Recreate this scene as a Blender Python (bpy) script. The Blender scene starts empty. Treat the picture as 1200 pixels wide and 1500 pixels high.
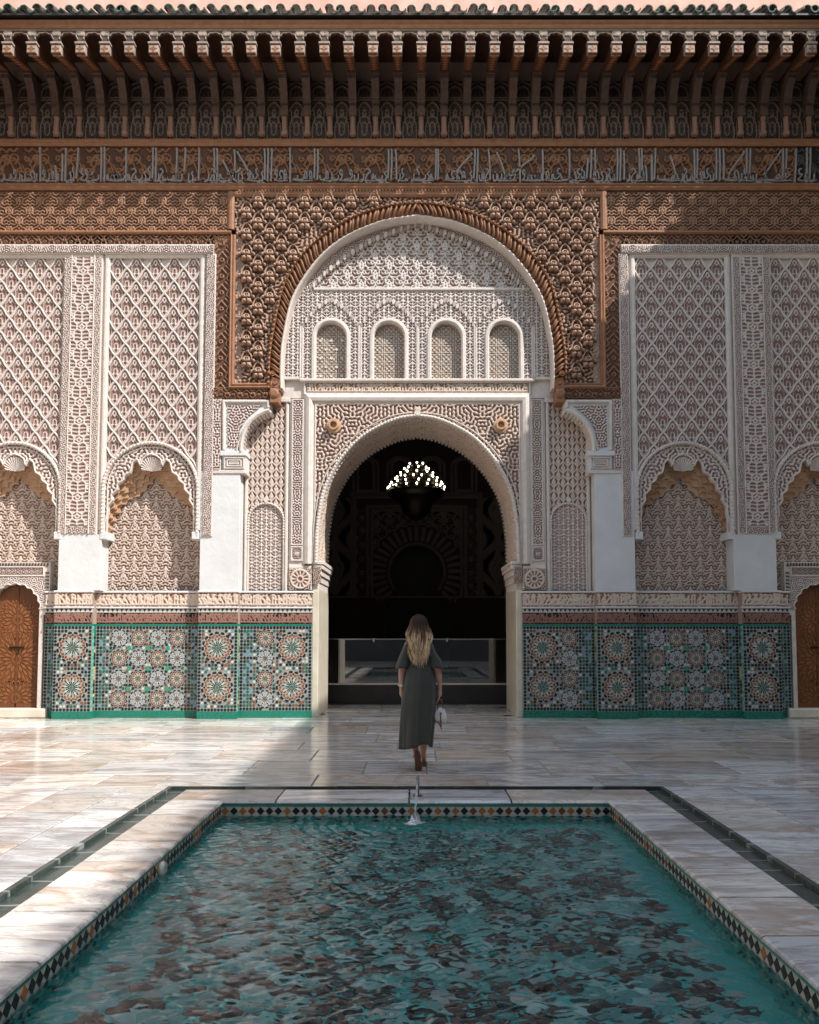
import bpy, math, random
import numpy as np
from mathutils import Vector, Matrix, Quaternion
random.seed(7); RNG = np.random.default_rng(11)
S = bpy.context.scene
COL = S.collection
R = math.radians
# ------------------------------------------------------------------ camera, sky, sun, exposure
CAMH, FPX, TILT, PPX, PPY = 1.5, 1250.0, R(3.6), 609.0, 845.0
cd = bpy.data.cameras.new('camera'); cam = bpy.data.objects.new('camera', cd); COL.objects.link(cam)
cam.location = (0, 0, CAMH); cam.rotation_euler = (R(90) + TILT, 0, 0)
cd.sensor_fit = 'HORIZONTAL'; cd.sensor_width = 36; cd.lens = 36 * FPX / 1200
cd.shift_x = -(PPX - 600) / 1200; cd.shift_y = (PPY - 750) / 1200
cd.clip_start = .05; cd.clip_end = 500; S.camera = cam
SUN = Vector((-.735, .54, -1)).normalized()
w = bpy.data.worlds.new('World'); S.world = w; w.use_nodes = True
nt = w.node_tree; bg = nt.nodes['Background']; sk = nt.nodes.new('ShaderNodeTexSky')
sk.sky_type = 'NISHITA'; sk.sun_disc = False
sk.sun_elevation = math.asin(-SUN.z); sk.sun_rotation = math.atan2(-SUN.x, -SUN.y)
sk.air_density = 2.4; sk.dust_density = 1.2; sk.ozone_density = 2.6
nt.links.new(sk.outputs[0], bg.inputs[0]); bg.inputs[1].default_value = .15
sl = bpy.data.lights.new('sun', 'SUN'); sl.energy = 3.6; sl.angle = R(.53); sl.color = (1, .975, .945)
so = bpy.data.objects.new('sun', sl); COL.objects.link(so); so.rotation_euler = SUN.to_track_quat('-Z', 'Y').to_euler()
so.location = (30, -15, 40)
S.view_settings.view_transform = 'Standard'; S.view_settings.look = 'None'
S.view_settings.exposure = 0.92; S.view_settings.gamma = 1
S.render.engine = 'CYCLES'
cy = S.cycles; cy.max_bounces = 10; cy.diffuse_bounces = 5; cy.glossy_bounces = 4; cy.transmission_bounces = 8
cy.use_denoising = True; cy.caustics_refractive = True; cy.caustics_reflective = False
# ------------------------------------------------------------------ photo pixel -> place (distance from the plane touched)
D = 14.6            # metres to the face of the facade's piers
def ray(px, py):
    v = (PPY - py) / FPX
    return (px - PPX) / FPX, math.cos(TILT) - v * math.sin(TILT), math.sin(TILT) + v * math.cos(TILT)
def Zp(py, off=0.):
    _, dy, dz = ray(PPX, py); return CAMH + dz * (D + off) / dy
def Wp(dpx, py, off=0.):            # width in metres of dpx pixels at that row of the plane
    _, dy, _ = ray(PPX, py); return dpx / FPX * (D + off) / dy
def HX(px, py, off=0.):             # half-width from the portal's axis (px 611.5)
    return Wp(abs(px - 611.5), py, off)
def PX(px, py, off=0.):             # signed
    return Wp(px - 611.5, py, off)
def GP(px, py, z=0.):
    dx, dy, dz = ray(px, py); t = (z - CAMH) / dz; return Vector((dx * t, dy * t, z))
CX = .03
# ------------------------------------------------------------------ material helpers
class NT:
    def __init__(s, name):
        s.m = bpy.data.materials.new(name); s.m.use_nodes = True; s.t = s.m.node_tree
        s.b = s.t.nodes['Principled BSDF']; s.out = s.t.nodes['Material Output']
    def n(s, typ, **kw):
        nd = s.t.nodes.new('ShaderNode' + typ)
        for k, v in kw.items():
            if k.startswith('i_'):
                k = k[2:]; k = int(k) if k.isdigit() else k.replace('_', ' ')
                if hasattr(v, 'is_linked') or isinstance(v, bpy.types.NodeSocket): s.t.links.new(v, nd.inputs[k])
                else: nd.inputs[k].default_value = v
            else: setattr(nd, k, v)
        return nd
    def l(s, a, b): s.t.links.new(a, b)
    def noise(s, scale, detail=4, rough=.6, vec=None, dist=0.):
        nd = s.n('TexNoise'); nd.inputs['Scale'].default_value = scale; nd.inputs['Detail'].default_value = detail
        nd.inputs['Roughness'].default_value = rough; nd.inputs['Distortion'].default_value = dist
        if vec is not None: s.l(vec, nd.inputs['Vector'])
        return nd.outputs['Fac']
    def ramp(s, fac, stops):
        nd = s.n('ValToRGB'); s.l(fac, nd.inputs[0]); cr = nd.color_ramp
        while len(cr.elements) < len(stops): cr.elements.new(.5)
        for e, (p, c) in zip(cr.elements, stops):
            e.position = p; e.color = (*c, 1) if len(c) == 3 else c
        return nd.outputs[0]
    def mix(s, fac, a, b, blend='MIX'):
        nd = s.n('Mix', data_type='RGBA', blend_type=blend)
        for sock, v in ((nd.inputs[0], fac), (nd.inputs[6], a), (nd.inputs[7], b)):
            if isinstance(v, bpy.types.NodeSocket): s.l(v, sock)
            else: sock.default_value = v if isinstance(v, (int, float)) else (*v, 1)
        return nd.outputs[2]
    def math(s, op, a, b=0.):
        nd = s.n('Math', operation=op)
        for i, v in ((0, a), (1, b)):
            if isinstance(v, bpy.types.NodeSocket): s.l(v, nd.inputs[i])
            else: nd.inputs[i].default_value = v
        return nd.outputs[0]
    def bump(s, h, strength=.3, dist=.01):
        nd = s.n('Bump'); nd.inputs['Strength'].default_value = strength; nd.inputs['Distance'].default_value = dist
        s.l(h, nd.inputs['Height']); s.l(nd.outputs[0], s.b.inputs['Normal'])
    def col(s, c):
        if isinstance(c, bpy.types.NodeSocket): s.l(c, s.b.inputs['Base Color'])
        else: s.b.inputs['Base Color'].default_value = (*c, 1)
    def set(s, **kw):
        for k, v in kw.items():
            i = s.b.inputs[k.replace('_', ' ')]
            if isinstance(v, bpy.types.NodeSocket): s.l(v, i)
            else: i.default_value = v
    def pos(s): return s.n('NewGeometry').outputs['Position']
    def attr(s, a, o='Fac'):
        nd = s.n('Attribute'); nd.attribute_name = a; return nd.outputs[o]
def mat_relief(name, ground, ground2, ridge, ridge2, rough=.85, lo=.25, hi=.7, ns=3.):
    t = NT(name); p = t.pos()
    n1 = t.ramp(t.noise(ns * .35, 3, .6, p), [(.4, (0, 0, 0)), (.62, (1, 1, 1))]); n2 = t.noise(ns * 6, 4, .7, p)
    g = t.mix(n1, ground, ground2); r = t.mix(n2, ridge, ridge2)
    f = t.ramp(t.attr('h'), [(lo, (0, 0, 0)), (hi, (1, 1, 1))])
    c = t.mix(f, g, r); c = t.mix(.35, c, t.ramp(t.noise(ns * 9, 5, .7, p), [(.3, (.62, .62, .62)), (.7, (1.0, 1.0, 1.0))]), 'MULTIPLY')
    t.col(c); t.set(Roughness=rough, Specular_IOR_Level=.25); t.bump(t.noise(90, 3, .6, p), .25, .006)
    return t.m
def mat_plain(name, c1, c2, ns=2., rough=.8, spec=.3, bump=.2, bs=60, bd=.005):
    t = NT(name); p = t.pos()
    t.col(t.mix(t.ramp(t.noise(ns, 6, .65, p), [(.3, (0, 0, 0)), (.72, (1, 1, 1))]), c1, c2))
    t.set(Roughness=rough, Specular_IOR_Level=spec); t.bump(t.noise(bs, 3, .6, p), bump, bd)
    return t.m
M = {}
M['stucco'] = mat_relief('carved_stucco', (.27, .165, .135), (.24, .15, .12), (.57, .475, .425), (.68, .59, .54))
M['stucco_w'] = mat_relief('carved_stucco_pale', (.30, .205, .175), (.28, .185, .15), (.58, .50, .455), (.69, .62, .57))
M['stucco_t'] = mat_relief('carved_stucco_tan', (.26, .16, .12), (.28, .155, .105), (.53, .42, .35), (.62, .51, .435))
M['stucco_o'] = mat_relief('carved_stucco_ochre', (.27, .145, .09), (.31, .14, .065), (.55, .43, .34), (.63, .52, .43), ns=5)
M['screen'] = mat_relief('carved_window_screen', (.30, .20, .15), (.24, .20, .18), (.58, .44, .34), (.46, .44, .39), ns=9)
M['tile_script'] = mat_relief('carved_tile_script', (.012, .01, .012), (.016, .012, .014), (.22, .105, .078), (.30, .16, .12), lo=.45, hi=.8, ns=6)
M['wood_dark'] = mat_relief('blackened_wood', (.02, .02, .022), (.02, .02, .022), (.06, .055, .055), (.07, .065, .065))
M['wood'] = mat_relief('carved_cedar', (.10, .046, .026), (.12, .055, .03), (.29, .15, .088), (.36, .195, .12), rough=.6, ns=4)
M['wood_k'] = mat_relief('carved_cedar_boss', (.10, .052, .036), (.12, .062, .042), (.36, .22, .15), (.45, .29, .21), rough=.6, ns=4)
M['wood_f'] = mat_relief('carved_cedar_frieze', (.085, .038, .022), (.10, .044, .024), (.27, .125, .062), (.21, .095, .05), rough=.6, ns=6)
M['wood_grey'] = mat_relief('weathered_carved_wood', (.035, .022, .019), (.05, .031, .026), (.155, .105, .085), (.21, .15, .125), rough=.75, ns=6)
M['white'] = mat_plain('white_plaster', (.63, .62, .61), (.54, .53, .515), 2.2, .75, .3, .3, 9, .02)
M['cream'] = mat_plain('cream_stucco_moulding', (.52, .445, .39), (.64, .575, .52), 9, .8, .3, .35, 45)
M['ochre'] = mat_plain('ochre_muqarnas', (.40, .235, .14), (.50, .33, .21), 6, .85, .2, .3)
M['pink'] = mat_plain('pink_render', (.62, .31, .25), (.70, .42, .36), 3, .9, .2, .5, 25)
M['wood_plain'] = mat_plain('cedar_moulding', (.22, .095, .046), (.31, .15, .08), 9, .55, .35, .3)
M['dark_core'] = mat_plain('masonry_core', (.30, .22, .18), (.36, .27, .22), 3, .9, .2)
def mat_board(name, a, b, rough=.6, stretch=(1, 1, 12)):
    t = NT(name); tc = t.n('TexCoord').outputs['Object']; oi = t.n('ObjectInfo').outputs['Random']
    mp = t.n('Mapping'); t.l(tc, mp.inputs[0]); mp.inputs['Scale'].default_value = stretch
    cb = t.n('CombineXYZ'); t.l(t.math('MULTIPLY', oi, 37), cb.inputs[0]); t.l(t.math('MULTIPLY', oi, 91), cb.inputs[2]); t.l(cb.outputs[0], mp.inputs['Location'])
    f = t.ramp(t.noise(3, 6, .7, mp.outputs[0], .6), [(.3, (0, 0, 0)), (.7, (1, 1, 1))])
    c = t.mix(f, a, b); c = t.mix(.6, c, t.ramp(oi, [(0, (.7, .7, .7)), (1, (1.15, 1.1, 1.05))]), 'MULTIPLY')
    t.col(c); t.set(Roughness=rough, Specular_IOR_Level=.35); t.bump(t.noise(18, 4, .7, mp.outputs[0]), .35, .006)
    return t.m
M['beam'] = mat_board('cedar_beam', (.05, .021, .012), (.12, .05, .026), .6, (6, 1, 1))
M['beam_under'] = mat_board('painted_beam_soffit', (.20, .07, .025), (.33, .13, .05), .6, (4, 4, 4))
M['grey_wood'] = mat_board('weathered_wood', (.06, .036, .028), (.125, .08, .062), .75, (8, 8, 1))
M['end_block'] = mat_board('whitewashed_beam_end', (.27, .195, .16), (.42, .34, .29), .8, (4, 4, 4))
M['pinkish'] = mat_board('pink_colonnette', (.20, .10, .07), (.29, .165, .12), .7, (5, 5, 1))
M['door_wood'] = mat_board('door_wood', (.12, .038, .013), (.19, .068, .024), .45, (9, 9, 1))
M['door_inlay'] = mat_board('door_inlay', (.19, .072, .025), (.25, .10, .038), .4, (9, 9, 2))
def mat_glaze(name, rough=.16):
    t = NT(name); c = t.attr('col', 'Color'); p = t.pos()
    c = t.mix(.5, c, t.ramp(t.noise(40, 4, .7, p), [(.3, (.55, .55, .55)), (.65, (1.1, 1.1, 1.1))]), 'MULTIPLY')
    t.col(c); t.set(Roughness=t.math('ADD', t.math('MULTIPLY', t.noise(25, 3, .6, p), .35), rough), Specular_IOR_Level=.5)
    t.bump(t.noise(55, 3, .6, p), .25, .006); return t.m
M['zellige'] = mat_glaze('zellige_glaze', .10)
M['pooltile'] = mat_glaze('pool_tile', .2)
M['painted'] = mat_glaze('painted_plaster', .6)
def mat_tile_glaze():
    t = NT('green_roof_glaze'); oi = t.n('ObjectInfo').outputs['Random']; p = t.pos()
    c = t.mix(oi, (.012, .045, .03), (.03, .10, .065)); c = t.mix(t.ramp(t.noise(14, 5, .7, p), [(.5, (0, 0, 0)), (.68, (1, 1, 1))]), c, (.17, .12, .085))
    t.col(c); t.set(Roughness=.22); t.bump(t.noise(30, 3, .6, p), .3, .01); return t.m
M['rooftile'] = mat_tile_glaze()
def mat_marble(name, dark=False, wet=.16):
    t = NT(name); tc = t.n('TexCoord').outputs['Object']; oi = t.n('ObjectInfo').outputs['Random']
    o2 = t.math('FRACT', t.math('MULTIPLY', oi, 17.31)); o3 = t.math('FRACT', t.math('MULTIPLY', oi, 41.7)); o4 = t.math('FRACT', t.math('MULTIPLY', oi, 73.9))
    mp = t.n('Mapping'); t.l(tc, mp.inputs[0])
    cb = t.n('CombineXYZ'); t.l(t.math('MULTIPLY', oi, 53), cb.inputs[0]); t.l(t.math('MULTIPLY', o2, 71), cb.inputs[1]); t.l(cb.outputs[0], mp.inputs['Location'])
    rz = t.n('CombineXYZ'); t.l(t.math('ADD', t.math('MULTIPLY', t.math('SUBTRACT', o3, .5), .9), t.math('MULTIPLY', t.math('GREATER_THAN', o4, .55), 1.2)), rz.inputs[2]); t.l(rz.outputs[0], mp.inputs['Rotation'])
    mp.inputs['Scale'].default_value = (.7, 2.3, 1)
    v = mp.outputs[0]
    warp = t.noise(1.6, 5, .6, v, .8)
    band = t.noise(2.6, 7, .62, v, 1.6)
    fine = t.n('TexWave', wave_type='BANDS', bands_direction='Y', wave_profile='SAW'); t.l(v, fine.inputs[0])
    fine.inputs['Scale'].default_value = .38; fine.inputs['Distortion'].default_value = 16; fine.inputs['Detail'].default_value = 4; fine.inputs['Detail Scale'].default_value = .8
    if dark:
        c = t.mix(t.ramp(band, [(.35, (0, 0, 0)), (.7, (1, 1, 1))]), (.03, .042, .037), (.07, .085, .078))
        c = t.mix(t.ramp(fine.outputs['Fac'], [(.9, (0, 0, 0)), (.99, (1, 1, 1))]), c, (.28, .30, .27))
    else:
        base = t.mix(t.ramp(o2, [(.2, (0, 0, 0)), (.9, (1, 1, 1))]), (.74, .725, .70), (.68, .60, .51))
        base = t.mix(t.ramp(o4, [(.62, (0, 0, 0)), (.92, (1, 1, 1))]), base, (.40, .395, .39))
        c = t.mix(t.ramp(band, [(.36, (0, 0, 0)), (.60, (1, 1, 1))]), base, t.mix(o3, (.80, .785, .76), (.62, .51, .41)))
        c = t.mix(t.ramp(warp, [(.49, (0, 0, 0)), (.62, (.9, .9, .9)), (.70, (.3, .3, .3))]), c, t.mix(o2, (.33, .33, .34), (.42, .31, .225)))
        c = t.mix(t.ramp(fine.outputs['Fac'], [(.80, (0, 0, 0)), (.96, (.6, .6, .6)), (1., (0, 0, 0))]), c, t.mix(o4, (.25, .235, .225), (.42, .25, .14)))
        c = t.mix(1., c, t.ramp(t.math('FRACT', t.math('MULTIPLY', oi, 29.3)), [(0, (.70, .70, .71)), (.5, (.95, .95, .95)), (1, (1.08, 1.07, 1.05))]), 'MULTIPLY')
        mp2 = t.n('Mapping'); t.l(v, mp2.inputs[0]); mp2.inputs['Scale'].default_value = (1.1, 1.9, 1)
        vn = t.math('ABSOLUTE', t.math('SUBTRACT', t.noise(1.7, 7, .62, mp2.outputs[0], 1.1), .5)); vn2 = t.math('ABSOLUTE', t.math('SUBTRACT', t.noise(4.3, 6, .6, mp2.outputs[0], .8), .52))
        c = t.mix(t.ramp(vn, [(0., (.6, .6, .6)), (.010, (.35, .35, .35)), (.028, (0, 0, 0))]), c, t.mix(o2, (.20, .195, .195), (.34, .20, .115)))
        c = t.mix(t.ramp(vn2, [(0., (.32, .32, .32)), (.02, (0, 0, 0))]), c, t.mix(o3, (.28, .27, .27), (.44, .28, .17)))
    t.col(c)
    rr = t.math('ADD', t.math('MULTIPLY', t.noise(3.5, 4, .65, t.pos()), .20), wet)
    t.set(Roughness=rr, Specular_IOR_Level=.5); t.bump(t.noise(7, 3, .5, t.pos()), .06, .01); return t.m
M['marble'] = mat_marble('veined_marble', wet=.07)
M['marble_dark'] = mat_marble('dark_green_marble', True, .15)
M['jamb'] = mat_plain('marble_jamb', (.66, .61, .50), (.50, .43, .32), 3, .35, .5, .1)
M['joint'] = mat_plain('floor_joint', (.20, .18, .16), (.26, .23, .20), 4, .9, .2)
M['black'] = mat_plain('dark_wood', (.02, .016, .014), (.035, .028, .024), 4, .5, .4)
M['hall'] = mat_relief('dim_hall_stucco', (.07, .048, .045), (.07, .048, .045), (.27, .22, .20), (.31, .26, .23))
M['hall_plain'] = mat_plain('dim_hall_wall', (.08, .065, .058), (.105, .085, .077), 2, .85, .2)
def mat_simple(name, c, rough=.5, metal=0., spec=.5, emit=None, es=0.):
    t = NT(name); p = t.pos(); t.col(t.mix(t.noise(20, 3, .6, p), tuple(x * .85 for x in c), tuple(min(1, x * 1.1) for x in c)))
    t.set(Roughness=rough, Metallic=metal, Specular_IOR_Level=spec)
    if emit: t.set(Emission_Color=(*emit, 1), Emission_Strength=es)
    return t.m
M['metal'] = mat_simple('dull_metal', (.22, .21, .19), .3, 1.)
M['bronze'] = mat_simple('dark_bronze', (.05, .04, .03), .4, .9)
M['bulb'] = mat_simple('lit_bulb', (.9, .9, .85), .4, 0, .5, (1, .84, .62), 7.)
M['glassrail'] = mat_simple('steel_rail', (.55, .55, .55), .25, 1.)
def mat_glass(name, ior, tint=(1, 1, 1), rough=0.):
    t = NT(name); t.col(tint); t.set(Roughness=rough, IOR=ior, Transmission_Weight=1.0); return t.m
M['glass'] = mat_glass('coated_glass', 2.2, (.93, .96, .95))
def mat_water():
    t = NT('pool_water'); t.col((.88, .99, .975)); t.set(Roughness=0., IOR=1.33, Transmission_Weight=1.0); p = t.pos(); mp = t.n('Mapping'); t.l(p, mp.inputs[0]); mp.inputs['Scale'].default_value = (1, 1.5, 1)
    t.bump(t.noise(22, 2, .5, mp.outputs[0], .5), .045, .03); return t.m
M['water'] = mat_water()
# ------------------------------------------------------------------ mesh helpers
def link(o, parent=None):
    COL.objects.link(o)
    if parent is not None: o.parent = parent
    return o
def mesh_np(name, V, F, mat, parent=None, smooth=False, pt=None, fcol=None, kind=None):
    me = bpy.data.meshes.new(name)
    V = np.asarray(V, dtype=np.float32)
    if isinstance(F, np.ndarray) and F.ndim == 2:
        k = F.shape[1]; nf = len(F)
        me.vertices.add(len(V)); me.vertices.foreach_set('co', V.ravel())
        me.loops.add(nf * k); me.loops.foreach_set('vertex_index', F.astype(np.int32).ravel())
        me.polygons.add(nf); me.polygons.foreach_set('loop_start', np.arange(0, nf * k, k, dtype=np.int32))
        me.update(calc_edges=True)
    else:
        me.from_pydata([tuple(map(float, v)) for v in V], [], [tuple(f) for f in F]); me.update()
    if smooth: me.polygons.foreach_set('use_smooth', np.ones(len(me.polygons), dtype=bool))
    if pt is not None:
        a = me.attributes.new('h', 'FLOAT', 'POINT'); a.data.foreach_set('value', np.asarray(pt, dtype=np.float32).ravel())
    if fcol is not None:
        a = me.attributes.new('col', 'FLOAT_COLOR', 'FACE')
        c = np.ones((len(fcol), 4), dtype=np.float32); c[:, :3] = np.asarray(fcol); a.data.foreach_set('color', c.ravel())
    if mat is not None: me.materials.append(mat)
    o = bpy.data.objects.new(name, me); link(o, parent)
    if kind: o['kind'] = kind
    return o
class MB:
    def __init__(s): s.v = []; s.f = []; s.c = []; s.h = []
    def add(s, V, F, c=None, h=None):
        n = len(s.v); s.v.extend([tuple(v) for v in V]); s.f.extend([tuple(i + n for i in f) for f in F])
        s.c.extend([c if c is not None else (.5, .5, .5)] * len(F)); s.h.extend([1. if h is None else h] * len(V))
        return s
    def box(s, x0, x1, y0, y1, z0, z1, c=None, h=None):
        V = [(x, y, z) for x in (x0, x1) for y in (y0, y1) for z in (z0, z1)]
        return s.add(V, [(0, 1, 3, 2), (4, 6, 7, 5), (0, 4, 5, 1), (2, 3, 7, 6), (0, 2, 6, 4), (1, 5, 7, 3)], c, h)
    def bbox(s, x0, x1, y0, y1, z0, z1, b=.01, c=None):   # box whose front (-y) edges are chamfered
        V = [(x0, y1, z0), (x1, y1, z0), (x1, y1, z1), (x0, y1, z1), (x0, y0 + b, z0), (x1, y0 + b, z0), (x1, y0 + b, z1), (x0, y0 + b, z1),
             (x0 + b, y0, z0 + b), (x1 - b, y0, z0 + b), (x1 - b, y0, z1 - b), (x0 + b, y0, z1 - b)]
        return s.add(V, [(8, 9, 10, 11), (4, 5, 9, 8), (5, 6, 10, 9), (6, 7, 11, 10), (7, 4, 8, 11), (0, 1, 5, 4), (1, 2, 6, 5), (2, 3, 7, 6), (3, 0, 4, 7), (0, 3, 2, 1)], c)
    def prism(s, poly, y0, y1, c=None, h=None, axis='y', b=0.):   # polygon (x,z) pushed from y0 (front) to y1
        n = len(poly); P = list(poly)
        if sum(P[i][0] * P[(i + 1) % n][1] - P[(i + 1) % n][0] * P[i][1] for i in range(n)) < 0: P = P[::-1]
        m = (lambda a, d, e: (a, d, e)) if axis == 'y' else (lambda a, d, e: (d, a, e)) if axis == 'x' else (lambda a, d, e: (a, e, d))
        V = [m(a, y0, e) for a, e in P] + [m(a, y1, e) for a, e in P]
        F = [tuple(range(n)), tuple(range(2 * n - 1, n - 1, -1))] + [((i + 1) % n, i, i + n, (i + 1) % n + n) for i in range(n)]
        return s.add(V, F, c, h)
    def sweep(s, path, prof, y0=0., closed=False, c=None, h=None, caps=True):
        P = np.asarray(path, float); n = len(P)
        if closed: T = np.roll(P, -1, 0) - P; Tm = np.roll(T, 1, 0)
        else:
            T = np.vstack([P[1:] - P[:-1], P[-1:] - P[-2:-1]]); Tm = np.vstack([T[:1], T[:-1]])
        nrm = lambda a: a / np.maximum(np.linalg.norm(a, axis=1, keepdims=True), 1e-9)
        T = nrm(T); Tm = nrm(Tm); N1 = np.c_[-T[:, 1], T[:, 0]]; N0 = np.c_[-Tm[:, 1], Tm[:, 0]]
        B = nrm(N1 + N0); B = B / np.maximum((B * N1).sum(1, keepdims=True), .45)
        k = len(prof); V = []
        for i in range(n):
            for (q, d) in prof: V.append((P[i, 0] + q * B[i, 0], y0 - d, P[i, 1] + q * B[i, 1]))
        F = []
        for i in range(n if closed else n - 1):
            j = (i + 1) % n
            for a in range(k - 1): F.append((i * k + a, i * k + a + 1, j * k + a + 1, j * k + a))
        if caps and not closed: F += [tuple(range(k - 1, -1, -1)), tuple((n - 1) * k + a for a in range(k))]
        return s.add(V, F, c, h)
    def tube(s, pts, rad, seg=8, c=None, h=None, caps=True):
        P = [Vector(p) for p in pts]; n = len(P); rs = rad if hasattr(rad, '__len__') else [rad] * n
        V = []; up = None
        for i in range(n):
            t = (P[min(i + 1, n - 1)] - P[max(i - 1, 0)]).normalized()
            if up is None: up = t.orthogonal().normalized()
            up = (up - t * up.dot(t)).normalized(); sd = t.cross(up)
            for k in range(seg):
                a = 2 * math.pi * k / seg; V.append(P[i] + (up * math.cos(a) + sd * math.sin(a)) * rs[i])
        F = [(i * seg + k, i * seg + (k + 1) % seg, (i + 1) * seg + (k + 1) % seg, (i + 1) * seg + k) for i in range(n - 1) for k in range(seg)]
        if caps: F += [tuple(range(seg - 1, -1, -1)), tuple((n - 1) * seg + k for k in range(seg))]
        return s.add(V, F, c, h)
    def lathe(s, prof, center=(0, 0, 0), seg=16, axis='z', c=None, h=None):
        V = []; F = []; cx_, cy_, cz_ = center
        for (r, t) in prof:
            for k in range(seg):
                a = 2 * math.pi * k / seg; p, q = r * math.cos(a), r * math.sin(a)
                V.append((cx_ + p, cy_ + q, cz_ + t) if axis == 'z' else (cx_ + p, cy_ + t, cz_ + q) if axis == 'y' else (cx_ + t, cy_ + p, cz_ + q))
        n = len(prof)
        for i in range(n - 1):
            for k in range(seg): F.append((i * seg + k, i * seg + (k + 1) % seg, (i + 1) * seg + (k + 1) % seg, (i + 1) * seg + k))
        F += [tuple(range(seg - 1, -1, -1)), tuple((n - 1) * seg + k for k in range(seg))]
        return s.add(V, F, c, h)
    def build(s, name, mat, parent=None, smooth=False, kind=None, loc=None):
        o = mesh_np(name, s.v, s.f, mat, parent, smooth, pt=s.h, fcol=s.c, kind=kind)
        if loc is not None: o.location = loc
        return o
def empty(name, loc=(0, 0, 0), label=None, cat=None, group=None, parent=None, kind=None):
    o = bpy.data.objects.new(name, None); o.location = loc; o.empty_display_size = .2; link(o, parent); return tag(o, label, cat, group, kind)
def tag(o, label=None, cat=None, group=None, kind=None):
    for k, v in (('label', label), ('category', cat), ('group', group), ('kind', kind)):
        if v: o[k] = v
    return o
def inst(src, parent, loc, rot=None, scale=None, name=None):
    o = src.copy(); COL.objects.link(o); o.parent = parent; o.location = loc
    if rot is not None: o.rotation_euler = rot
    if scale is not None: o.scale = scale
    return o
def smooth_curve(pts, n=12):
    P = np.asarray(pts, float); Q = np.vstack([2 * P[0] - P[1], P, 2 * P[-1] - P[-2]]); out = []
    for i in range(1, len(Q) - 2):
        p0, p1, p2, p3 = Q[i - 1:i + 3]
        for t in np.linspace(0, 1, n, endpoint=False):
            out.append(.5 * (2 * p1 + (p2 - p0) * t + (2 * p0 - 5 * p1 + 4 * p2 - p3) * t * t + (3 * p1 - p0 - 3 * p2 + p3) * t ** 3))
    out.append(P[-1]); return np.array(out)
def resample(P, step=None, n=None):
    P = np.asarray(P, float); d = np.r_[0, np.cumsum(np.linalg.norm(np.diff(P, axis=0), axis=1))]
    n = n or max(2, int(round(d[-1] / step)) + 1); t = np.linspace(0, d[-1], n)
    return np.c_[[np.interp(t, d, P[:, k]) for k in range(P.shape[1])]].T
def mirror(P):   # left half curve ending on the axis -> whole symmetric curve
    P = np.asarray(P); return np.vstack([P, (P * [-1, 1])[::-1][1:]])
def inpoly(X, Z, poly):
    poly = np.asarray(poly); r = np.zeros(X.shape, bool); n = len(poly); j = n - 1
    for i in range(n):
        xi, zi = poly[i]; xj, zj = poly[j]
        if zi != zj:
            c = ((zi > Z) != (zj > Z)); r ^= c & (X < (xj - xi) * (Z - zi) / (zj - zi) + xi)
        j = i
    return r
def relief(name, parent, x0, x1, z0, z1, y, hf, depth, mat, res=.0135, mask=None, kind=None):
    nx = max(2, int((x1 - x0) / res)); nz = max(2, int((z1 - z0) / res))
    X, Z = np.meshgrid(np.linspace(x0, x1, nx + 1), np.linspace(z0, z1, nz + 1))
    H = np.clip(hf(X, Z), 0, 1); idx = np.arange(X.size).reshape(X.shape)
    F = np.stack([idx[:-1, :-1], idx[:-1, 1:], idx[1:, 1:], idx[1:, :-1]], -1).reshape(-1, 4)
    V = np.c_[X.ravel(), (y - depth * H).ravel(), Z.ravel()]; h = H.ravel()
    if mask is not None:
        mk = mask(X, Z).ravel(); F = F[mk[F].all(1)]; u, inv = np.unique(F, return_inverse=True)
        V = V[u]; h = h[u]; F = inv.reshape(-1, 4)
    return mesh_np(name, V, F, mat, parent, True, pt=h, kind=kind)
# ------------------------------------------------------------------ carved patterns (heights 0..1, periodic)
def sstep(a, b, x): t = np.clip((x - a) / (b - a), 0, 1); return t * t * (3 - 2 * t)
def samp(T, u, v):
    n, m = T.shape; u = (u % 1.) * m; v = (v % 1.) * n; i = np.floor(u).astype(int); j = np.floor(v).astype(int); a = u - i; b = v - j
    i0 = i % m; i1 = (i + 1) % m; j0 = j % n; j1 = (j + 1) % n
    return (T[j0, i0] * (1 - a) + T[j0, i1] * a) * (1 - b) + (T[j1, i0] * (1 - a) + T[j1, i1] * a) * b
def laby(w, h, wl, seed, sym=True, drop=False, N=128, steps=60, bias=None):
    g = np.random.default_rng(seed); u = g.normal(0, .6, (N, N))
    if bias is not None: u = .5 * u + 1.2 * (bias - .5)
    if drop: u = u + np.roll(np.roll(u, N // 2, 0), N // 2, 1)
    if sym: u = u + np.roll(u[:, ::-1], 1, 1)
    u = u / u.std() * .45
    kx = np.fft.fftfreq(N) * N / w * wl; kz = np.fft.fftfreq(N) * N / h * wl
    k2 = kx[None, :] ** 2 + kz[:, None] ** 2; L = .5 - (1 - k2) ** 2; dt = .6
    for _ in range(steps): u = np.fft.ifft2((np.fft.fft2(u - dt * u ** 3)) / (1 - dt * L)).real
    return sstep(-.28, .28, u)
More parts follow.
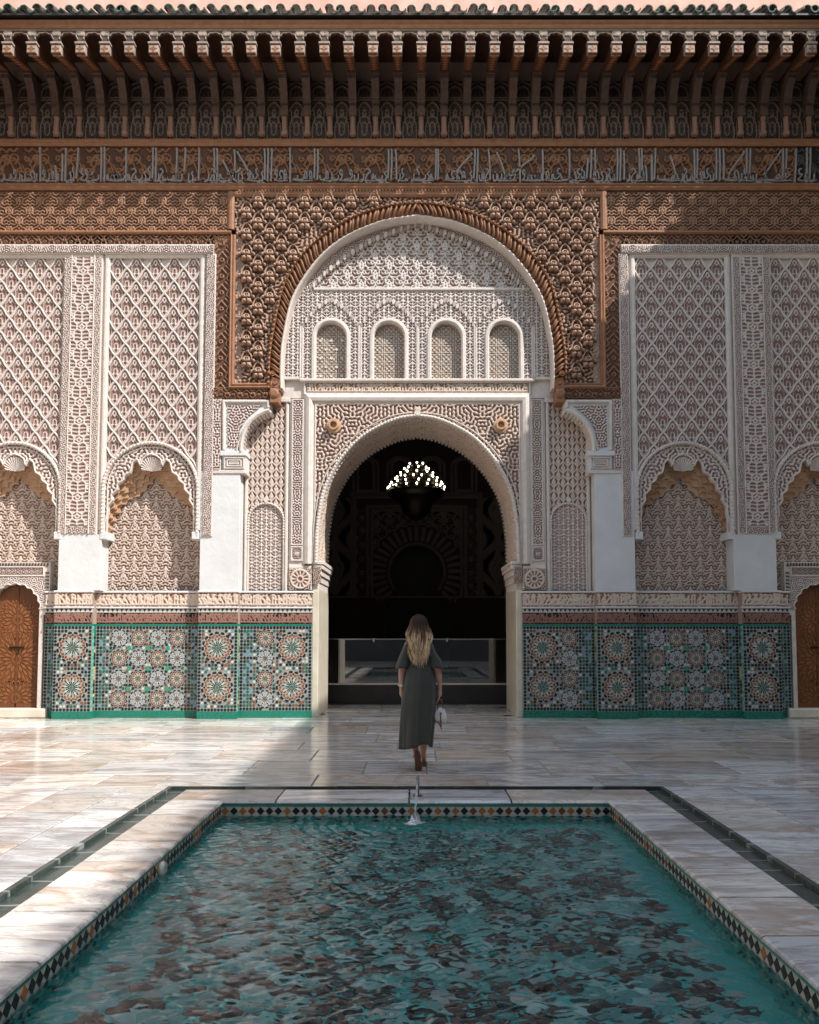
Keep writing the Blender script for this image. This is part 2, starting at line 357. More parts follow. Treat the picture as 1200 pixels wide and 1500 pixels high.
def sdf_tile(lines, asp, N=128, wrap=True):   # lines in unit tile; asp = tile height / width; distance in tile widths
    U, Vv = np.meshgrid((np.arange(N) + .5) / N, (np.arange(N) + .5) / N * asp); d = np.full((N, N), 9.)
    offs = [(a, b) for a in (-1, 0, 1) for b in (-1, 0, 1)] if wrap else [(0, 0)]
    for ln in lines:
        L = np.asarray(ln, float) * [1, asp]
        for a, b in offs:
            Q = L + [a, b * asp]
            if Q[:, 0].max() < -.2 or Q[:, 0].min() > 1.2 or Q[:, 1].max() < -.2 * asp or Q[:, 1].min() > 1.2 * asp: continue
            for p, q in zip(Q[:-1], Q[1:]):
                e = q - p; L2 = max(e @ e, 1e-12); t = np.clip(((U - p[0]) * e[0] + (Vv - p[1]) * e[1]) / L2, 0, 1)
                d = np.minimum(d, np.hypot(U - p[0] - t * e[0], Vv - p[1] - t * e[1]))
    return d
def ridge(d, wd): return 1 - sstep(wd * .55, wd * 1.25, d)
def mir(lines): return list(lines) + [[(1 - x, y) for x, y in l] for l in lines]
def half_drop(lines): return list(lines) + [[(x + .5, y + .5) for x, y in l] for l in lines]
def arc(cx, cy, r, a0, a1, n=10): return [(cx + r * math.cos(R(a0 + (a1 - a0) * i / n)), cy + r * math.sin(R(a0 + (a1 - a0) * i / n))) for i in range(n + 1)]
def cr(pts, n=6): return [tuple(p) for p in smooth_curve(pts, n)]
def field(T, w, h, ox=0., oz=0.): return lambda X, Z: samp(T, (X - ox) / w, (Z - oz) / h)
L_worm = laby(1.1, 1.1, .066, 3, sym=True, N=192, steps=9)
L_worm2 = laby(.9, .9, .060, 5, sym=True, N=192, steps=9)
L_fine = laby(.5, .5, .045, 8, sym=True, steps=10)
# niche damask: palmettes in half drop over scrolls
pal = mir([cr([(.5, .98), (.47, .9), (.40, .82), (.28, .80), (.18, .86)]), cr([(.5, .88), (.44, .74), (.33, .68), (.2, .70), (.10, .78)]), cr([(.5, .70), (.43, .60), (.41, .48), (.45, .38), (.5, .34)]),
           cr([(.5, .30), (.40, .30), (.33, .36), (.35, .44)]), cr([(.5, .14), (.38, .10), (.30, .16), (.24, .10)])]) + [arc(.5, .52, .03, 0, 360), [(.5, .58), (.5, .66)]]
d_pal = sdf_tile(half_drop(pal), .95); T_dam = laby(.52, .5, .058, 21, sym=True, drop=True, bias=ridge(d_pal, .05), steps=12)
T_dam = np.maximum(T_dam * .78, .95 * ridge(d_pal, .027))
# lunette: lobed arches with heart scrolls, half drop
lob = mir([cr([(0, .0), (.06, .16), (.02, .3), (.13, .36), (.14, .5), (.26, .54), (.29, .68), (.41, .72), (.44, .86), (.5, .98)], 5),
           cr([(.5, .36), (.40, .48), (.34, .38), (.40, .30), (.44, .36)], 6), cr([(.5, .36), (.47, .22), (.42, .12), (.36, .08)], 5), cr([(.5, .60), (.44, .66), (.42, .58)], 5)])
T_lun = np.maximum(ridge(sdf_tile(half_drop(lob), .72), .026), .55 * laby(.5, .36, .06, 31, drop=True))
# small ogee leaf diaper
ogee = mir([cr([(0, .5), (.1, .62), (.28, .74), (.42, .84), (.5, 1.0)], 5), cr([(0, .5), (.1, .38), (.28, .26), (.42, .16), (.5, 0)], 5), cr([(.5, .25), (.36, .36), (.33, .5), (.42, .6), (.5, .76)], 5), cr([(.5, .5), (.42, .42), (.44, .3)], 4)]) + [[(.5, .15), (.5, .8)]]
T_og = ridge(sdf_tile(half_drop(ogee), 1.5), .066)
leaf = mir([cr([(.5, .05), (.38, .2), (.22, .22), (.08, .38)], 5), cr([(.5, .35), (.40, .46), (.26, .48), (.15, .60)], 5), cr([(.5, .65), (.42, .72), (.30, .78)], 5)]) + [[(.5, 0), (.5, 1)]]
T_leaf = ridge(sdf_tile(half_drop(leaf), 1.15), .055)
# star lattice strip
hexl = mir([[(.5, 0), (.5, .12), (.28, .28), (.28, .5), (.5, .66), (.5, 1)], [(0, .1), (.14, .1), (.28, .28)], [(0, .66), (.14, .66), (.28, .5)], [(.14, .1), (.14, -.34)]]) + [arc(.5, .39, .1, 0, 360), arc(0, .88, .09, 0, 360)]
T_hex = np.maximum(ridge(sdf_tile(hexl, .9), .035), .6 * laby(.26, .24, .05, 41))
# wood border: interlaced pointed lobes; wood band: rings and scrolls
T_int = ridge(sdf_tile(mir([cr([(0, 0), (.2, .2), (.12, .4), (.3, .6), (.5, .85)], 5), cr([(0, .7), (.15, .85), (.3, 1.0)], 5)]) + [arc(.5, .35, .1, 0, 360), arc(0, .5, .09, 0, 360)], 1.), .035)
T_band = np.maximum(ridge(sdf_tile(half_drop([arc(.5, .5, .17, 0, 360, 16), arc(.5, .5, .07, 0, 360)]), 1.), .032), .7 * laby(.36, .36, .052, 51, drop=True))
def spiral(cx, cy, r0, turns, a0, sg, asp, n=26): return [(cx + (r0 * (1 - .82 * i / n)) * math.cos(a0 + sg * turns * 2 * math.pi * i / n), cy + (r0 * (1 - .82 * i / n)) * math.sin(a0 + sg * turns * 2 * math.pi * i / n) / asp) for i in range(n + 1)]
_sc = []
for _i in range(6):
    _cx = (_i + .5) / 6; _cy = .68 if _i % 2 else .34; _sg = 1 if _i % 2 else -1
    _sc += [spiral(_cx, _cy, .062, 1.35, -_sg * 1.3, _sg, .42), spiral(_cx + .075, 1.02 - _cy, .036, 1.1, 1.0 + _i, -_sg, .42), cr([(_cx - .07, .5), (_cx - .02, .5 + .2 * _sg), (_cx + .06, .5 + .05 * _sg), (_cx + .1, .5 - .2 * _sg)], 5), cr([(_cx - .04, .93), (_cx, .86), (_cx + .04, .95)], 4), cr([(_cx - .03, .08), (_cx + .01, .16), (_cx + .05, .06)], 4)]
_sc += [[((x + .083) % 1.0 if False else x + .083, 1.0 - y) for x, y in l] for l in _sc[::2]]
T_sc = ridge(sdf_tile(_sc, .42, N=256), .0105)
T_screen = ridge(sdf_tile(half_drop([arc(.5, .5, .2, 0, 360, 12), [(.5, 0), (.5, 1)], [(0, .5), (1, .5)], [(0, 0), (1, 1)], [(0, 1), (1, 0)]]), 1.), .04)
def kufic(w, h, seed, n=26, N=200):     # dense band of strokes standing on a base line, like a carved inscription
    g = random.Random(seed); ls = [[(0, .16), (1, .16)]]; x = .0
    while x < 1:
        st = g.random(); a = 1. / n
        if st < .45: ls.append([(x, .16), (x, g.uniform(.75, .92))])
        elif st < .75: ls.append(cr([(x - a * .3, .18), (x + a * .4, .30), (x + a * .1, .55), (x - a * .4, .40)], 4))
        else: ls.append(cr([(x - a * .5, .16), (x, .45), (x + a * .6, .62), (x + a * .2, .85)], 4))
        if g.random() < .5: ls.append(cr([(x + a * .5, .55), (x + a * .9, .75), (x + a * .4, .88)], 4))
        x += a * g.uniform(.6, 1.2)
    asp = h / w
    return np.maximum(ridge(sdf_tile(ls, asp, N=N), .07 * asp), .62 * laby(w, h, h * .26, seed, sym=False, N=N, steps=8))
# ================================================================== the facade
FA = empty('madrasa_building', (CX, D, 0), 'carved stucco, cedar and tile courtyard facade with a tall arched portal', 'building')
Z = Zp
def sp(s, a, b): return (a, b) if s > 0 else (-b, -a)
def LP(pts, off=0., s=-1): return np.array([(s * Wp(611.5 - p, q, off), Z(q, off)) for p, q in pts])
ZG = dict(base=.125, tile=Z(917), tl=Z(914), br=Z(897), tri=Z(891), led=Z(888.5), ins=Z(868), sill=Z(865))
DGR = (.015, .10, .075); GRT = (.36, .35, .32); TEAL = (.012, .17, .115); BLK = (.012, .013, .016); BRN = (.20, .062, .022); BLU = (.16, .28, .38); WHT = (.52, .50, .45); BEI = (.55, .42, .25); PGR = (.20, .33, .24); ORA = (.24, .085, .025); GREY = (.34, .38, .40)
def ngon(cx_, cz_, r, n, a0=0., sx=1., sz=1.): return [(cx_ + sx * r * math.cos(a0 + 2 * math.pi * k / n), cz_ + sz * r * math.sin(a0 + 2 * math.pi * k / n)) for k in range(n)]
def flat(mb, poly, y, c):
    n = len(poly); a = sum(poly[i][0] * poly[(i + 1) % n][1] - poly[(i + 1) % n][0] * poly[i][1] for i in range(n))
    P = poly if a > 0 else poly[::-1]; mb.add([(x, y, z) for x, z in P], [tuple(range(n))], c)
def petal(r0, r1, wd, a, mid=.6, tip=True):     # kite/hex petal pointing outward
    ca, sa = math.cos(a), math.sin(a); rm = r0 + (r1 - r0) * mid
    pts = [(r0, 0), (rm, wd), (r1, 0), (rm, -wd)] if tip else [(r0, 0), (rm, wd), (r1, wd * .55), (r1, -wd * .55), (rm, -wd)]
    return [(r * ca - t * sa, r * sa + t * ca) for r, t in pts]
def wedge(r0, r1, w0, w1, a):
    ca, sa = math.cos(a), math.sin(a); return [(r * ca - t * sa, r * sa + t * ca) for r, t in ((r0, -w0), (r1, -w1), (r1 * 1.05, 0), (r1, w1), (r0, w0))]
def rosette(name, Rr, n, rim, pet, core, halo):
    mb = MB(); mb.prism(ngon(0, 0, Rr, 32), -.003, 0, GRT); y = -.0055; da = 2 * math.pi / n; q = math.pi * Rr / n
    flat(mb, ngon(0, 0, Rr * .10, 8), y, core)
    for k in range(n):
        a = k * da
        flat(mb, wedge(Rr * .12, Rr * .36, q * .07, q * .20, a), y, BLK)
        flat(mb, petal(Rr * .16, Rr * .56, q * .26, a + da / 2, .62), y, WHT if k % 2 else pet)
        flat(mb, petal(Rr * .40, Rr * .66, q * .24, a, .55), y, halo if k % 2 else BLK)
        flat(mb, wedge(Rr * .63, Rr * .76, q * .34, q * .46, a + da / 2), y, rim)
        flat(mb, petal(Rr * .70, Rr * .88, q * .34, a, .5), y, rim if k % 2 else BLK)
        flat(mb, wedge(Rr * .85, Rr * .96, q * .62, q * .66, a + da / 2), y, BLK)
    return mb.build(name, M['zellige'], None)
ROS = {}
def ros_at(kind, parent, x, y, z):
    if kind not in ROS:
        o = {'L': lambda: rosette('zellige_rosette', .275, 16, ORA, PGR, TEAL, BRN), 'L2': lambda: rosette('zellige_rosette', .275, 16, BRN, PGR, TEAL, GREY),
             's': lambda: rosette('zellige_rosette', .158, 12, BRN, BEI, TEAL, BRN), 's2': lambda: rosette('zellige_rosette', .158, 12, GREY, WHT, BRN, BLU)}[kind]()
        ROS[kind] = o; o.parent = parent; o.location = (x, y, z); return
    inst(ROS[kind], parent, (x, y, z), (0, random.choice((0, .13, .26)), 0))
def zellige_panel(x0, x1, y, y1, big, small, seed):
    z0, z1 = ZG['base'], ZG['tile']; pn = empty('zellige_panel', (0, 0, 0), parent=FA)
    mb = MB(); mb.box(x0, x1, y, y1, 0.004, ZG['tl'], (.25, .275, .25))
    mb.box(x0 - .004, x1 + .004, y - .006, y1 - .006, 0.002, z0, TEAL); mb.box(x0 - .003, x1 + .003, y - .005, y1 - .005, z1, ZG['tl'], TEAL)
    g = random.Random(seed); p = .056; yy = y - .003
    obst = [(bx_, bz_, .285) for bx_, bz_ in big] + [(bx_, bz_, .160) for bx_, bz_ in small]
    nz = int((z1 - z0) / p); nxn = max(1, int((x1 - x0) / p)); px_ = (x1 - x0) / nxn; pz_ = (z1 - z0) / nz
    for j in range(nz):
        for i in range(nxn):
            x = x0 + (i + .5) * px_; z = z0 + (j + .5) * pz_
            dd = min([math.hypot(x - a, z - b) - r for a, b, r in obst] + [9])
            if dd < .012: continue
            edge = i in (0, nxn - 1) or j in (0, nz - 1)
            c = BLK if edge else (g.choice((BLU, DGR, DGR, BLK)) if dd > .085 else g.choice((BLK, BLK, BRN, DGR, WHT)))
            flat(mb, ngon(x, z, p * .465, 6 if (i + j) % 2 else 8, g.uniform(0, .3)), yy, c)
            if not edge and (i + j) % 2: flat(mb, ngon(x + px_ / 2, z + pz_ / 2, p * .2, 4), yy, g.choice((BLU, BLK, BRN, PGR)))
    if small:
        xs = sorted({round(a, 3) for a, _ in small}); zs = sorted({round(b, 3) for _, b in small})
        for a, b in zip(xs[:-1], xs[1:]):
            for q, r_ in zip(zs[:-1], zs[1:]): flat(mb, ngon((a + b) / 2, (q + r_) / 2, .042, 8), yy - .001, (.035, .25, .15) if g.random() < .8 else PGR)
    o = mb.build('zellige_field', M['zellige'], pn, kind='stuff')
    if y < .1:
        sx_ = x0 if abs(x0) < abs(x1) else x1; sg = 1 if sx_ > (x0 + x1) / 2 else -1; m3 = MB(); z = z0 + .01; k = 0
        while z < z1 - .04:
            m3.box(sx_ - .004, sx_ + .004, y + .012, y + .085, z, z + .05, (.10, .42, .22) if k % 2 else (.20, .50, .42)); m3.box(sx_ - .004, sx_ + .004, y + .095, y + .17, z, z + .05, g.choice((BLK, BLU, BEI, TEAL, BRN))); z += .058; k += 1
        m3.build('side_tile_strip', M['zellige'], pn, kind='stuff')
    for i, (a, b) in enumerate(big): ros_at('L' if (i + seed) % 3 else 'L2', pn, a, y - .003, b)
    for i, (a, b) in enumerate(small): ros_at('s' if (i + i // 4 + seed) % 2 else 's2', pn, a, y - .003, b)
    return pn
T_k1 = kufic(1.7, .24, 4, 30); T_k2 = kufic(1.5, .2, 9, 34); T_k3 = kufic(1.6, .2, 15, 30)
hz_tile = ZG['tile'] - ZG['base']
zb = (ZG['base'] + hz_tile * .28, ZG['base'] + hz_tile * .745)
zs4 = [ZG['base'] + hz_tile * f for f in (.135, .375, .615, .855)]
def clipx(lst, a, b, r=.16): return [(x, z) for x, z in lst if x - r > a and x + r < b]
for s in (-1, 1):
    secs = [('pB', 264, 322, 0.), ('pA', 478, 534, 0.), ('rec', 322, 478, .2), ('port', 154, 264, .2), ('ret', 534, 555, .2)]
    for nm, a, b, off in secs:
        xa, xb = sp(s, Wp(a, 980, off if nm in ('pB', 'pA') else 0), Wp(b, 980, off if nm in ('pB', 'pA') else 0))
        if nm == 'port': xa, xb = sp(s, Wp(154, 980, .3), Wp(264, 980, 0))
        xc = (xa + xb) / 2; big = []; sm = []
        if nm in ('pB', 'pA'): big = [(xc, z) for z in zb]
        elif nm == 'rec':
            big = [(xa + .30, z) for z in zb] + [(xb - .30, z) for z in zb]; wi = xb - xa - 1.24
            big = []; st = (xb - xa - .50) / 3; sm = [(xa + .25 + k * .325 + .0, z) for k in range(5) for z in zs4] if False else [(xc + (k - 1.5) * .335, z) for k in range(4) for z in zs4]
        elif nm == 'port':
            xd = -s * 0.; e = xa if abs(xa) < abs(xb) else xb; dr = 1 if e == xa else -1
            big = [(e + dr * .34, z) for z in zb]; sm = [(e + dr * .80, z) for z in zs4] + [(e + dr * 1.11, z) for z in zs4]
            sm = clipx(sm, xa, xb)
        zellige_panel(xa, xb, off, .66, big, sm, hash((nm, s)) % 1 + {'pB': 1, 'pA': 2, 'rec': 3, 'port': 4, 'ret': 5}[nm])
        # bands over the tiles: dark carved tile inscription, painted triangles, stucco inscription, sills
        bb = empty('dado_cornice', (0, 0, 0), parent=FA); mb = MB()
        y = off
        mb.box(xa, xb, y + .012, .66, ZG['tl'], ZG['sill']); mb.build('backing', M['dark_core'], bb)
        relief('tile_inscription', bb, xa, xb, ZG['tl'] + .003, ZG['br'], y + .008, field(T_k2, 1.5 * s, ZG['br'] - ZG['tl'], 0, ZG['tl']), .016, M['tile_script'], .011)
        mb = MB(); mb.box(xa - .002, xb + .002, y - .004, y + .02, ZG['br'], ZG['tri'], WHT); n = max(1, round((xb - xa) / .0785)); dx = (xb - xa) / n
        for k in range(n):
            x = xa + (k + .5) * dx; zt = ZG['tri'] - .008; flat(mb, [(x - dx * .38, zt), (x, ZG['br'] + .008), (x + dx * .38, zt)], y - .006, BLK)
        mb.build('triangle_border', M['painted'], bb)
        mb = MB(); mb.bbox(xa - .012, xb + .012, y - .028, y + .05, ZG['tri'] + .001, ZG['led'], .006); mb.bbox(xa - .014, xb + .014, y - .03, .66, ZG['ins'], ZG['sill'], .008); mb.build('sill', M['white'], bb)
        relief('stucco_inscription', bb, xa, xb, ZG['led'], ZG['ins'], y + .006, field(T_k1, 1.7 * s, ZG['ins'] - ZG['led'], .3, ZG['led']), .022, M['stucco_o'], .011)
# ------------------------------------------------------------------ masonry core with the doorway
arc_door = [(463, 824), (464, 800), (465, 775), (469, 745), (475, 718), (488, 690), (505, 665), (529, 641), (557, 624), (585, 613), (611.5, 609)]
PO = .35; WB = 1.95
dA = smooth_curve(LP(arc_door, PO), 6)
zdoor = dA[0][1]; xj = Wp(611.5 - 466, 940, PO) ; xw = 8.6
ZTOP = 12.2; zl = Z(583)
core = empty('wall_core', parent=FA)
def core_half(s):
    A = dA * [1, 1] if s < 0 else (dA * [-1, 1])
    e = s * Wp(255, 750, PO)
    out = [(s * xj, 0.), (s * xj, zdoor)] + [tuple(p) for p in A] + [(0, Z(583, .3)), (e, Z(583, .3)), (e, 0.)]
    mb = MB(); mb.prism(out, PO + .004, WB); return mb.build('portal_wall', M['jamb'], core)
core_half(-1); core_half(1)
for s in (-1, 1):
    e0 = Wp(255, 750, PO); x0, x1 = sp(s, e0, xw); mb = MB(); mb.box(x0, x1, .40, WB, 0, Z(340)); mb.build('flank_wall', M['dark_core'], core)
mb = MB(); mb.box(-e0, e0, .45, WB, Z(583, .3), Z(285)); mb.build('lunette_wall', M['dark_core'], core)
mb = MB(); mb.box(-xw, xw, .05, WB, Z(285), ZTOP); mb.build('upper_wall', M['dark_core'], core)
# ------------------------------------------------------------------ piers, bays, niches
MOULD = [(-.03, 0), (-.03, .025), (-.012, .045), (.012, .045), (.03, .02), (.03, 0)]
def mould(w_, d_): return [(-w_, -.02), (-w_, d_ * .55), (-w_ * .35, d_), (w_ * .35, d_), (w_, d_ * .5), (w_, -.02)]
lat_cell = None; lat_half = None
CW = Wp(28.0, 500); CH = Z(481.5) - Z(518.5)
def cell_mesh():
    N = 26; X, Zz = np.meshgrid(np.linspace(-.5, .5, N), np.linspace(-.5, .5, int(N * 1.35)))
    ln = mir([[(.5, .08), (.40, .2), (.40, .42)], [(.40, .22), (.24, .36), (.24, .6)], cr([(.24, .6), (.36, .68), (.44, .84)], 4)]) + [arc(.5, .42, .09, 0, 180), [(.41, .42), (.41, .24)], [(.59, .42), (.59, .24)], cr([(.5, .86), (.44, .74), (.5, .62), (.56, .74), (.5, .86)], 5), [(.32, .30), (.68, .30)]]
    T = ridge(sdf_tile(ln, CH / CW, 96, False), .032); H = samp(T, np.clip(X + .5, .01, .985), np.clip(Zz + .5, .01, .985))
    dia = 1 - np.abs(X) * 2 - np.abs(Zz) * 2; H = np.where(dia < .02, 0, H * .75)
    idx = np.arange(X.size).reshape(X.shape); F = np.stack([idx[:-1, :-1], idx[:-1, 1:], idx[1:, 1:], idx[1:, :-1]], -1).reshape(-1, 4)
    ok = (dia.ravel() > -.07)[F].all(1); F = F[ok]; u, inv = np.unique(F, return_inverse=True)
    V = np.c_[X.ravel() * CW, -.028 * H.ravel(), Zz.ravel() * CH][u]
    return V, inv.reshape(-1, 4), H.ravel()[u]
CELL = cell_mesh()
open_px = [(-67, 786), (-67, 767), (-63, 750), (-64, 742), (-57, 732), (-58, 724), (-50, 717), (-49, 708), (-41, 703), (-40, 696), (-31, 691), (-28, 677), (-21, 671), (-16, 681), (-14, 672), (-8, 667), (0, 664.5)]
back_px = [(-62, 790), (-60, 770), (-54, 757), (-50, 752), (-46, 741), (-38, 738), (-33, 730), (-27, 733), (-22, 726), (-16, 724), (-11, 716), (-5, 712), (0, 703)]
def bay(xc, door, s):
    bayo = empty('blind_arch_bay', (xc, 0, 0), parent=FA)
    hwp = 71.0; x0 = -Wp(hwp, 700); x1 = -x0; zt = Z(373); zb_ = Z(785)
    op = np.array([(Wp(a, b), Z(b)) for a, b in open_px]); op = mirror(resample(op, n=46))
    cz = Z(717); Rr = Wp(69.5, 717)
    # plate that carries lattice and arch face
    mb = MB(); mb.prism([(x0, zb_), (x0, zt), (x1, zt), (x1, zb_)] + [tuple(p) for p in op[::-1]], .075, .14); mb.build('arch_plate', M['stucco_w'].copy() if False else M['cream'], bayo)
    # lattice cells
    zc0 = zt; rows = int((zt - (cz - .1)) / (CH / 2)) + 1
    first = None
    for j in range(rows):
        z = zt - CH / 2 - j * CH / 2; odd = j % 2
        for i in range(-3, 4):
            x = (i + (.5 if odd else 0)) * CW
            if abs(x) > x1 + CW * .1: continue
            if math.hypot(x, max(0, z - cz)) < Rr - .12 and z < cz + Rr: continue
            if z < cz and abs(x) < Rr: continue
            V, F, H = CELL; key = 'f'
            if abs(x) + CW / 2 > x1 + .012:
                V = V.copy(); V[:, 0] = np.clip(V[:, 0], -x1 - x, x1 - x); key = 'c'
            global lat_cell
            if key == 'f' and lat_cell is not None: o = inst(lat_cell, bayo, (x, .074, z))
            else:
                o = mesh_np('lattice_diamond', V, F, M['stucco'], bayo, True, pt=H); o.location = (x, .074, z)
                if key == 'f': lat_cell = o
    # net of ribs
    mb = MB(); prof = [(-.018, .0), (-.015, .034), (0, .044), (.015, .034), (.018, 0)]
    nrows = rows + 1
    for dr in (1, -1):
        for k in range(-14, 15):
            pts = []
            for q in range(0, nrows * 6 + 1):
                t = q / 6; z = zt - t * CH / 2; x = k * CW + dr * (t * CW / 2 + .010 * math.sin(2 * math.pi * t)) + (0 if rows else 0)
                pts.append((x, z))
            P = np.array(pts); inside = (np.abs(P[:, 0]) < x1 + .004) & (P[:, 1] > Z(760)) & ~((np.hypot(P[:, 0], np.maximum(0, P[:, 1] - cz)) < Rr - .03))
            run = []
            for pnt, iv in zip(P, inside):
                if iv: run.append(pnt)
                else:
                    if len(run) > 2: mb.sweep(run, prof, .075)
                    run = []
            if len(run) > 2: mb.sweep(run, prof, .075)
    mb.build('lattice_rib_net', M['stucco'], bayo, smooth=False)
    # arch face: carved ring
    fn = lambda X, Zz: (np.hypot(X, np.maximum(0, Zz - cz)) < Rr - .01) & ~inpoly(X, Zz, op) & (np.abs(X) < Rr) & (Zz > zb_)
    relief('arch_face', bayo, -Rr, Rr, zb_, cz + Rr, .062, field(L_worm, 1.1, 1.1), .03, M['stucco'], .012, fn)
    ring = np.array([(-Rr, zb_)] + [(-Rr * math.cos(a), cz + Rr * math.sin(a)) for a in np.linspace(0, math.pi, 40)] + [(Rr, zb_)])
    mb = MB(); mb.sweep(ring, mould(.028, .075), .06); mb.sweep(ring * [.93, 1] + [0, 0] if False else np.array([(-(Rr - .07), zb_)] + [(-(Rr - .07) * math.cos(a), cz + (Rr - .07) * math.sin(a)) for a in np.linspace(0, math.pi, 40)] + [(Rr - .07, zb_)]), mould(.01, .04), .06)
    rb = resample(ring, .066)
    for p in rb[1:-1]: mb.lathe([(.004, -.03), (.026, -.02), (.03, .0), (.004, .008)], (p[0], .005, p[1]), 6, 'y')
    mb.build('arch_ring', M['cream'], bayo)
    mb = MB(); mb.sweep(op, [(-.016, -.06), (-.016, .03), (0, .045), (.014, .03), (.014, -.06)], .06)
    # fluted shell at the crown
    sc = (0, Z(683)); sr = Wp(15, 683)
    for k in range(14):
        a0 = R(-20 + 220 * k / 14); a1 = R(-20 + 220 * (k + 1) / 14); am = (a0 + a1) / 2; c0 = (0, .10, sc[1] - sr * .4)
        mb.add([c0, (sr * math.cos(a0), .062, sc[1] + sr * math.sin(a0)), (sr * math.cos(am), .03, sc[1] + sr * math.sin(am)), (sr * math.cos(a1), .062, sc[1] + sr * math.sin(a1))], [(0, 2, 1), (0, 3, 2)])
    mb.build('arch_lip', M['cream'], bayo)
    # muqarnas: stepped scalloped tiers
    bk = np.array([(Wp(a, b, .34), Z(b, .34)) for a, b in back_px]); bk = mirror(resample(bk, n=46)); opr = resample(op, n=len(bk))
    nt_ = 5
    for t in range(nt_):
        f = (t + 1) / nt_; C = opr * (1 - f) + bk * f; C = resample(C, n=len(C)); d = np.gradient(C, axis=0); nn = np.c_[-d[:, 1], d[:, 0]]; nn /= np.linalg.norm(nn, axis=1, keepdims=True)
        ncell = 17 + (t % 2); ph = np.linspace(0, ncell * math.pi, len(C) * 2); C2 = resample(C, n=len(C) * 2); nn2 = np.c_[np.interp(np.linspace(0, 1, len(C2)), np.linspace(0, 1, len(nn)), nn[:, 0]), np.interp(np.linspace(0, 1, len(C2)), np.linspace(0, 1, len(nn)), nn[:, 1])]
        C2 = C2 + nn2 * (np.abs(np.sin(ph)) * .055)[:, None]
        y0 = .14 + t * .040; zz = cz + Rr * .9
        mb = MB(); mb.prism([(C2[0][0] - .02, C2[0][1])] + [tuple(p) for p in C2] + [(C2[-1][0] + .02, C2[-1][1]), (Rr * 1.02, zb_), (Rr * 1.02, zz), (-Rr * 1.02, zz), (-Rr * 1.02, zb_)], y0, y0 + .0395)
        mb.build('muqarnas_tier', M['ochre'], bayo)
    # niche back
    pw = Wp(70, 800, .35)
    zlo = ZG['sill'] - .01 if not door else 0.
    relief('niche_panel', bayo, -pw, pw, zlo, Z(700, .35), .375, field(T_dam, .37, .36, 0, .1), .028, M['stucco_t'], .0135, (lambda X, Zz: Zz > ZG['sill'] - .012) if not door else (lambda X, Zz: (Zz > Z(845)) | (np.abs(X) > 1.0) | ((np.abs(X) > .5) & (Zz > ZG['sill']))))
    # panel frame
    mb = MB(); mb.sweep([(x0 + .0, zb_ + .1), (x0, zt), (x1, zt), (x1, zb_ + .1)], mould(.05, .05), .05)
    mb.build('panel_frame', M['cream'], bayo)
    # imposts
    for q in (-1, 1):
        mb = MB(); a, b = sp(q, Wp(62, 780), Wp(73.2, 780)); mb.bbox(a, b, -.01, .36, Z(790), Z(779), .01); mb.build('impost', M['white'], bayo)
    return bayo
XB1 = Wp(391, 690); XB2 = Wp(592, 690)
for s in (-1, 1):
    bay(s * XB1, False, s); bay(s * XB2, True, s)
    # piers
    for nm, a, b, r, zt in (('B', 261.5, 319.5, 840, Z(690)), ('A', 464, 526.5, 830, Z(783)), ('C', 662, 722, 830, Z(783))):
        xa, xb = sp(s, Wp(a, r), Wp(b, r)); mb = MB(); mb.bbox(xa, xb, .0, .68, ZG['sill'] if nm != 'C' else 0, zt, .006)
        o = mb.build('white_pier', M['white'], FA)
        mb = MB(); mb.box(xa + .01, xb - .01, .03, .69, zt, Z(345)); mb.build('pier_core', M['dark_core'], FA)
    # carved strips on the piers
    for a, b in ((468.5, 525), (661, 718)):
        xa, xb = sp(s, Wp(a, 700), Wp(b, 700)); st = empty('carved_pilaster', parent=FA); mb = MB(); mb.bbox(xa - .005, xb + .005, -.005, .1, Z(783.5), Z(372), .008); mb.build('slab', M['cream'], st)
        wd = xb - xa; e = wd * .22
        relief('star_panel', st, xa + e, xb - e, Z(770), Z(377), -.008, field(T_hex, wd * .56, wd * .5, xa + e, 0), .022, M['stucco'], .0115)
        for q0, q1 in ((xa + .02, xa + e - .025), (xb - e + .025, xb - .02)): relief('scroll_border', st, q0, q1, Z(780), Z(377), -.008, field(L_fine, .34, .34, q0, 0), .018, M['stucco'], .0115)
        relief('scroll_border', st, xa + e, xb - e, Z(781), Z(772), -.008, field(L_fine, .4, .4, q0, 0), .018, M['stucco'], .0115)
        mb = MB()
        for x in (xa + e - .012, xb - e + .012): mb.sweep([(x, Z(782)), (x, Z(374))], mould(.011, .028), -.004)
        mb.build('fillet', M['cream'], st)
    xa, xb = sp(s, Wp(299.5, 700), Wp(313.5, 700)); st = empty('carved_pilaster', parent=FA); mb = MB(); mb.bbox(xa, xb, -.02, .05, Z(786), Z(372), .008); mb.build('slab', M['cream'], st)
    relief('scroll_border', st, xa + .018, xb - .018, Z(784), Z(374), -.023, field(L_fine, .34, .34, xa, 0), .018, M['stucco'], .0115)
    # carved head band over the bays
    xa, xb = sp(s, Wp(299.5, 500) + .005, xw); st = empty('head_band', parent=FA); mb = MB(); mb.bbox(xa, xb, -.03, .06, Z(372), Z(358.5), .008); mb.build('slab', M['cream'], st)
    relief('scroll_border', st, xa + .01, xb, Z(371), Z(361), -.033, field(L_fine, .4, .4, xa, Z(371)), .02, M['stucco'], .0115)
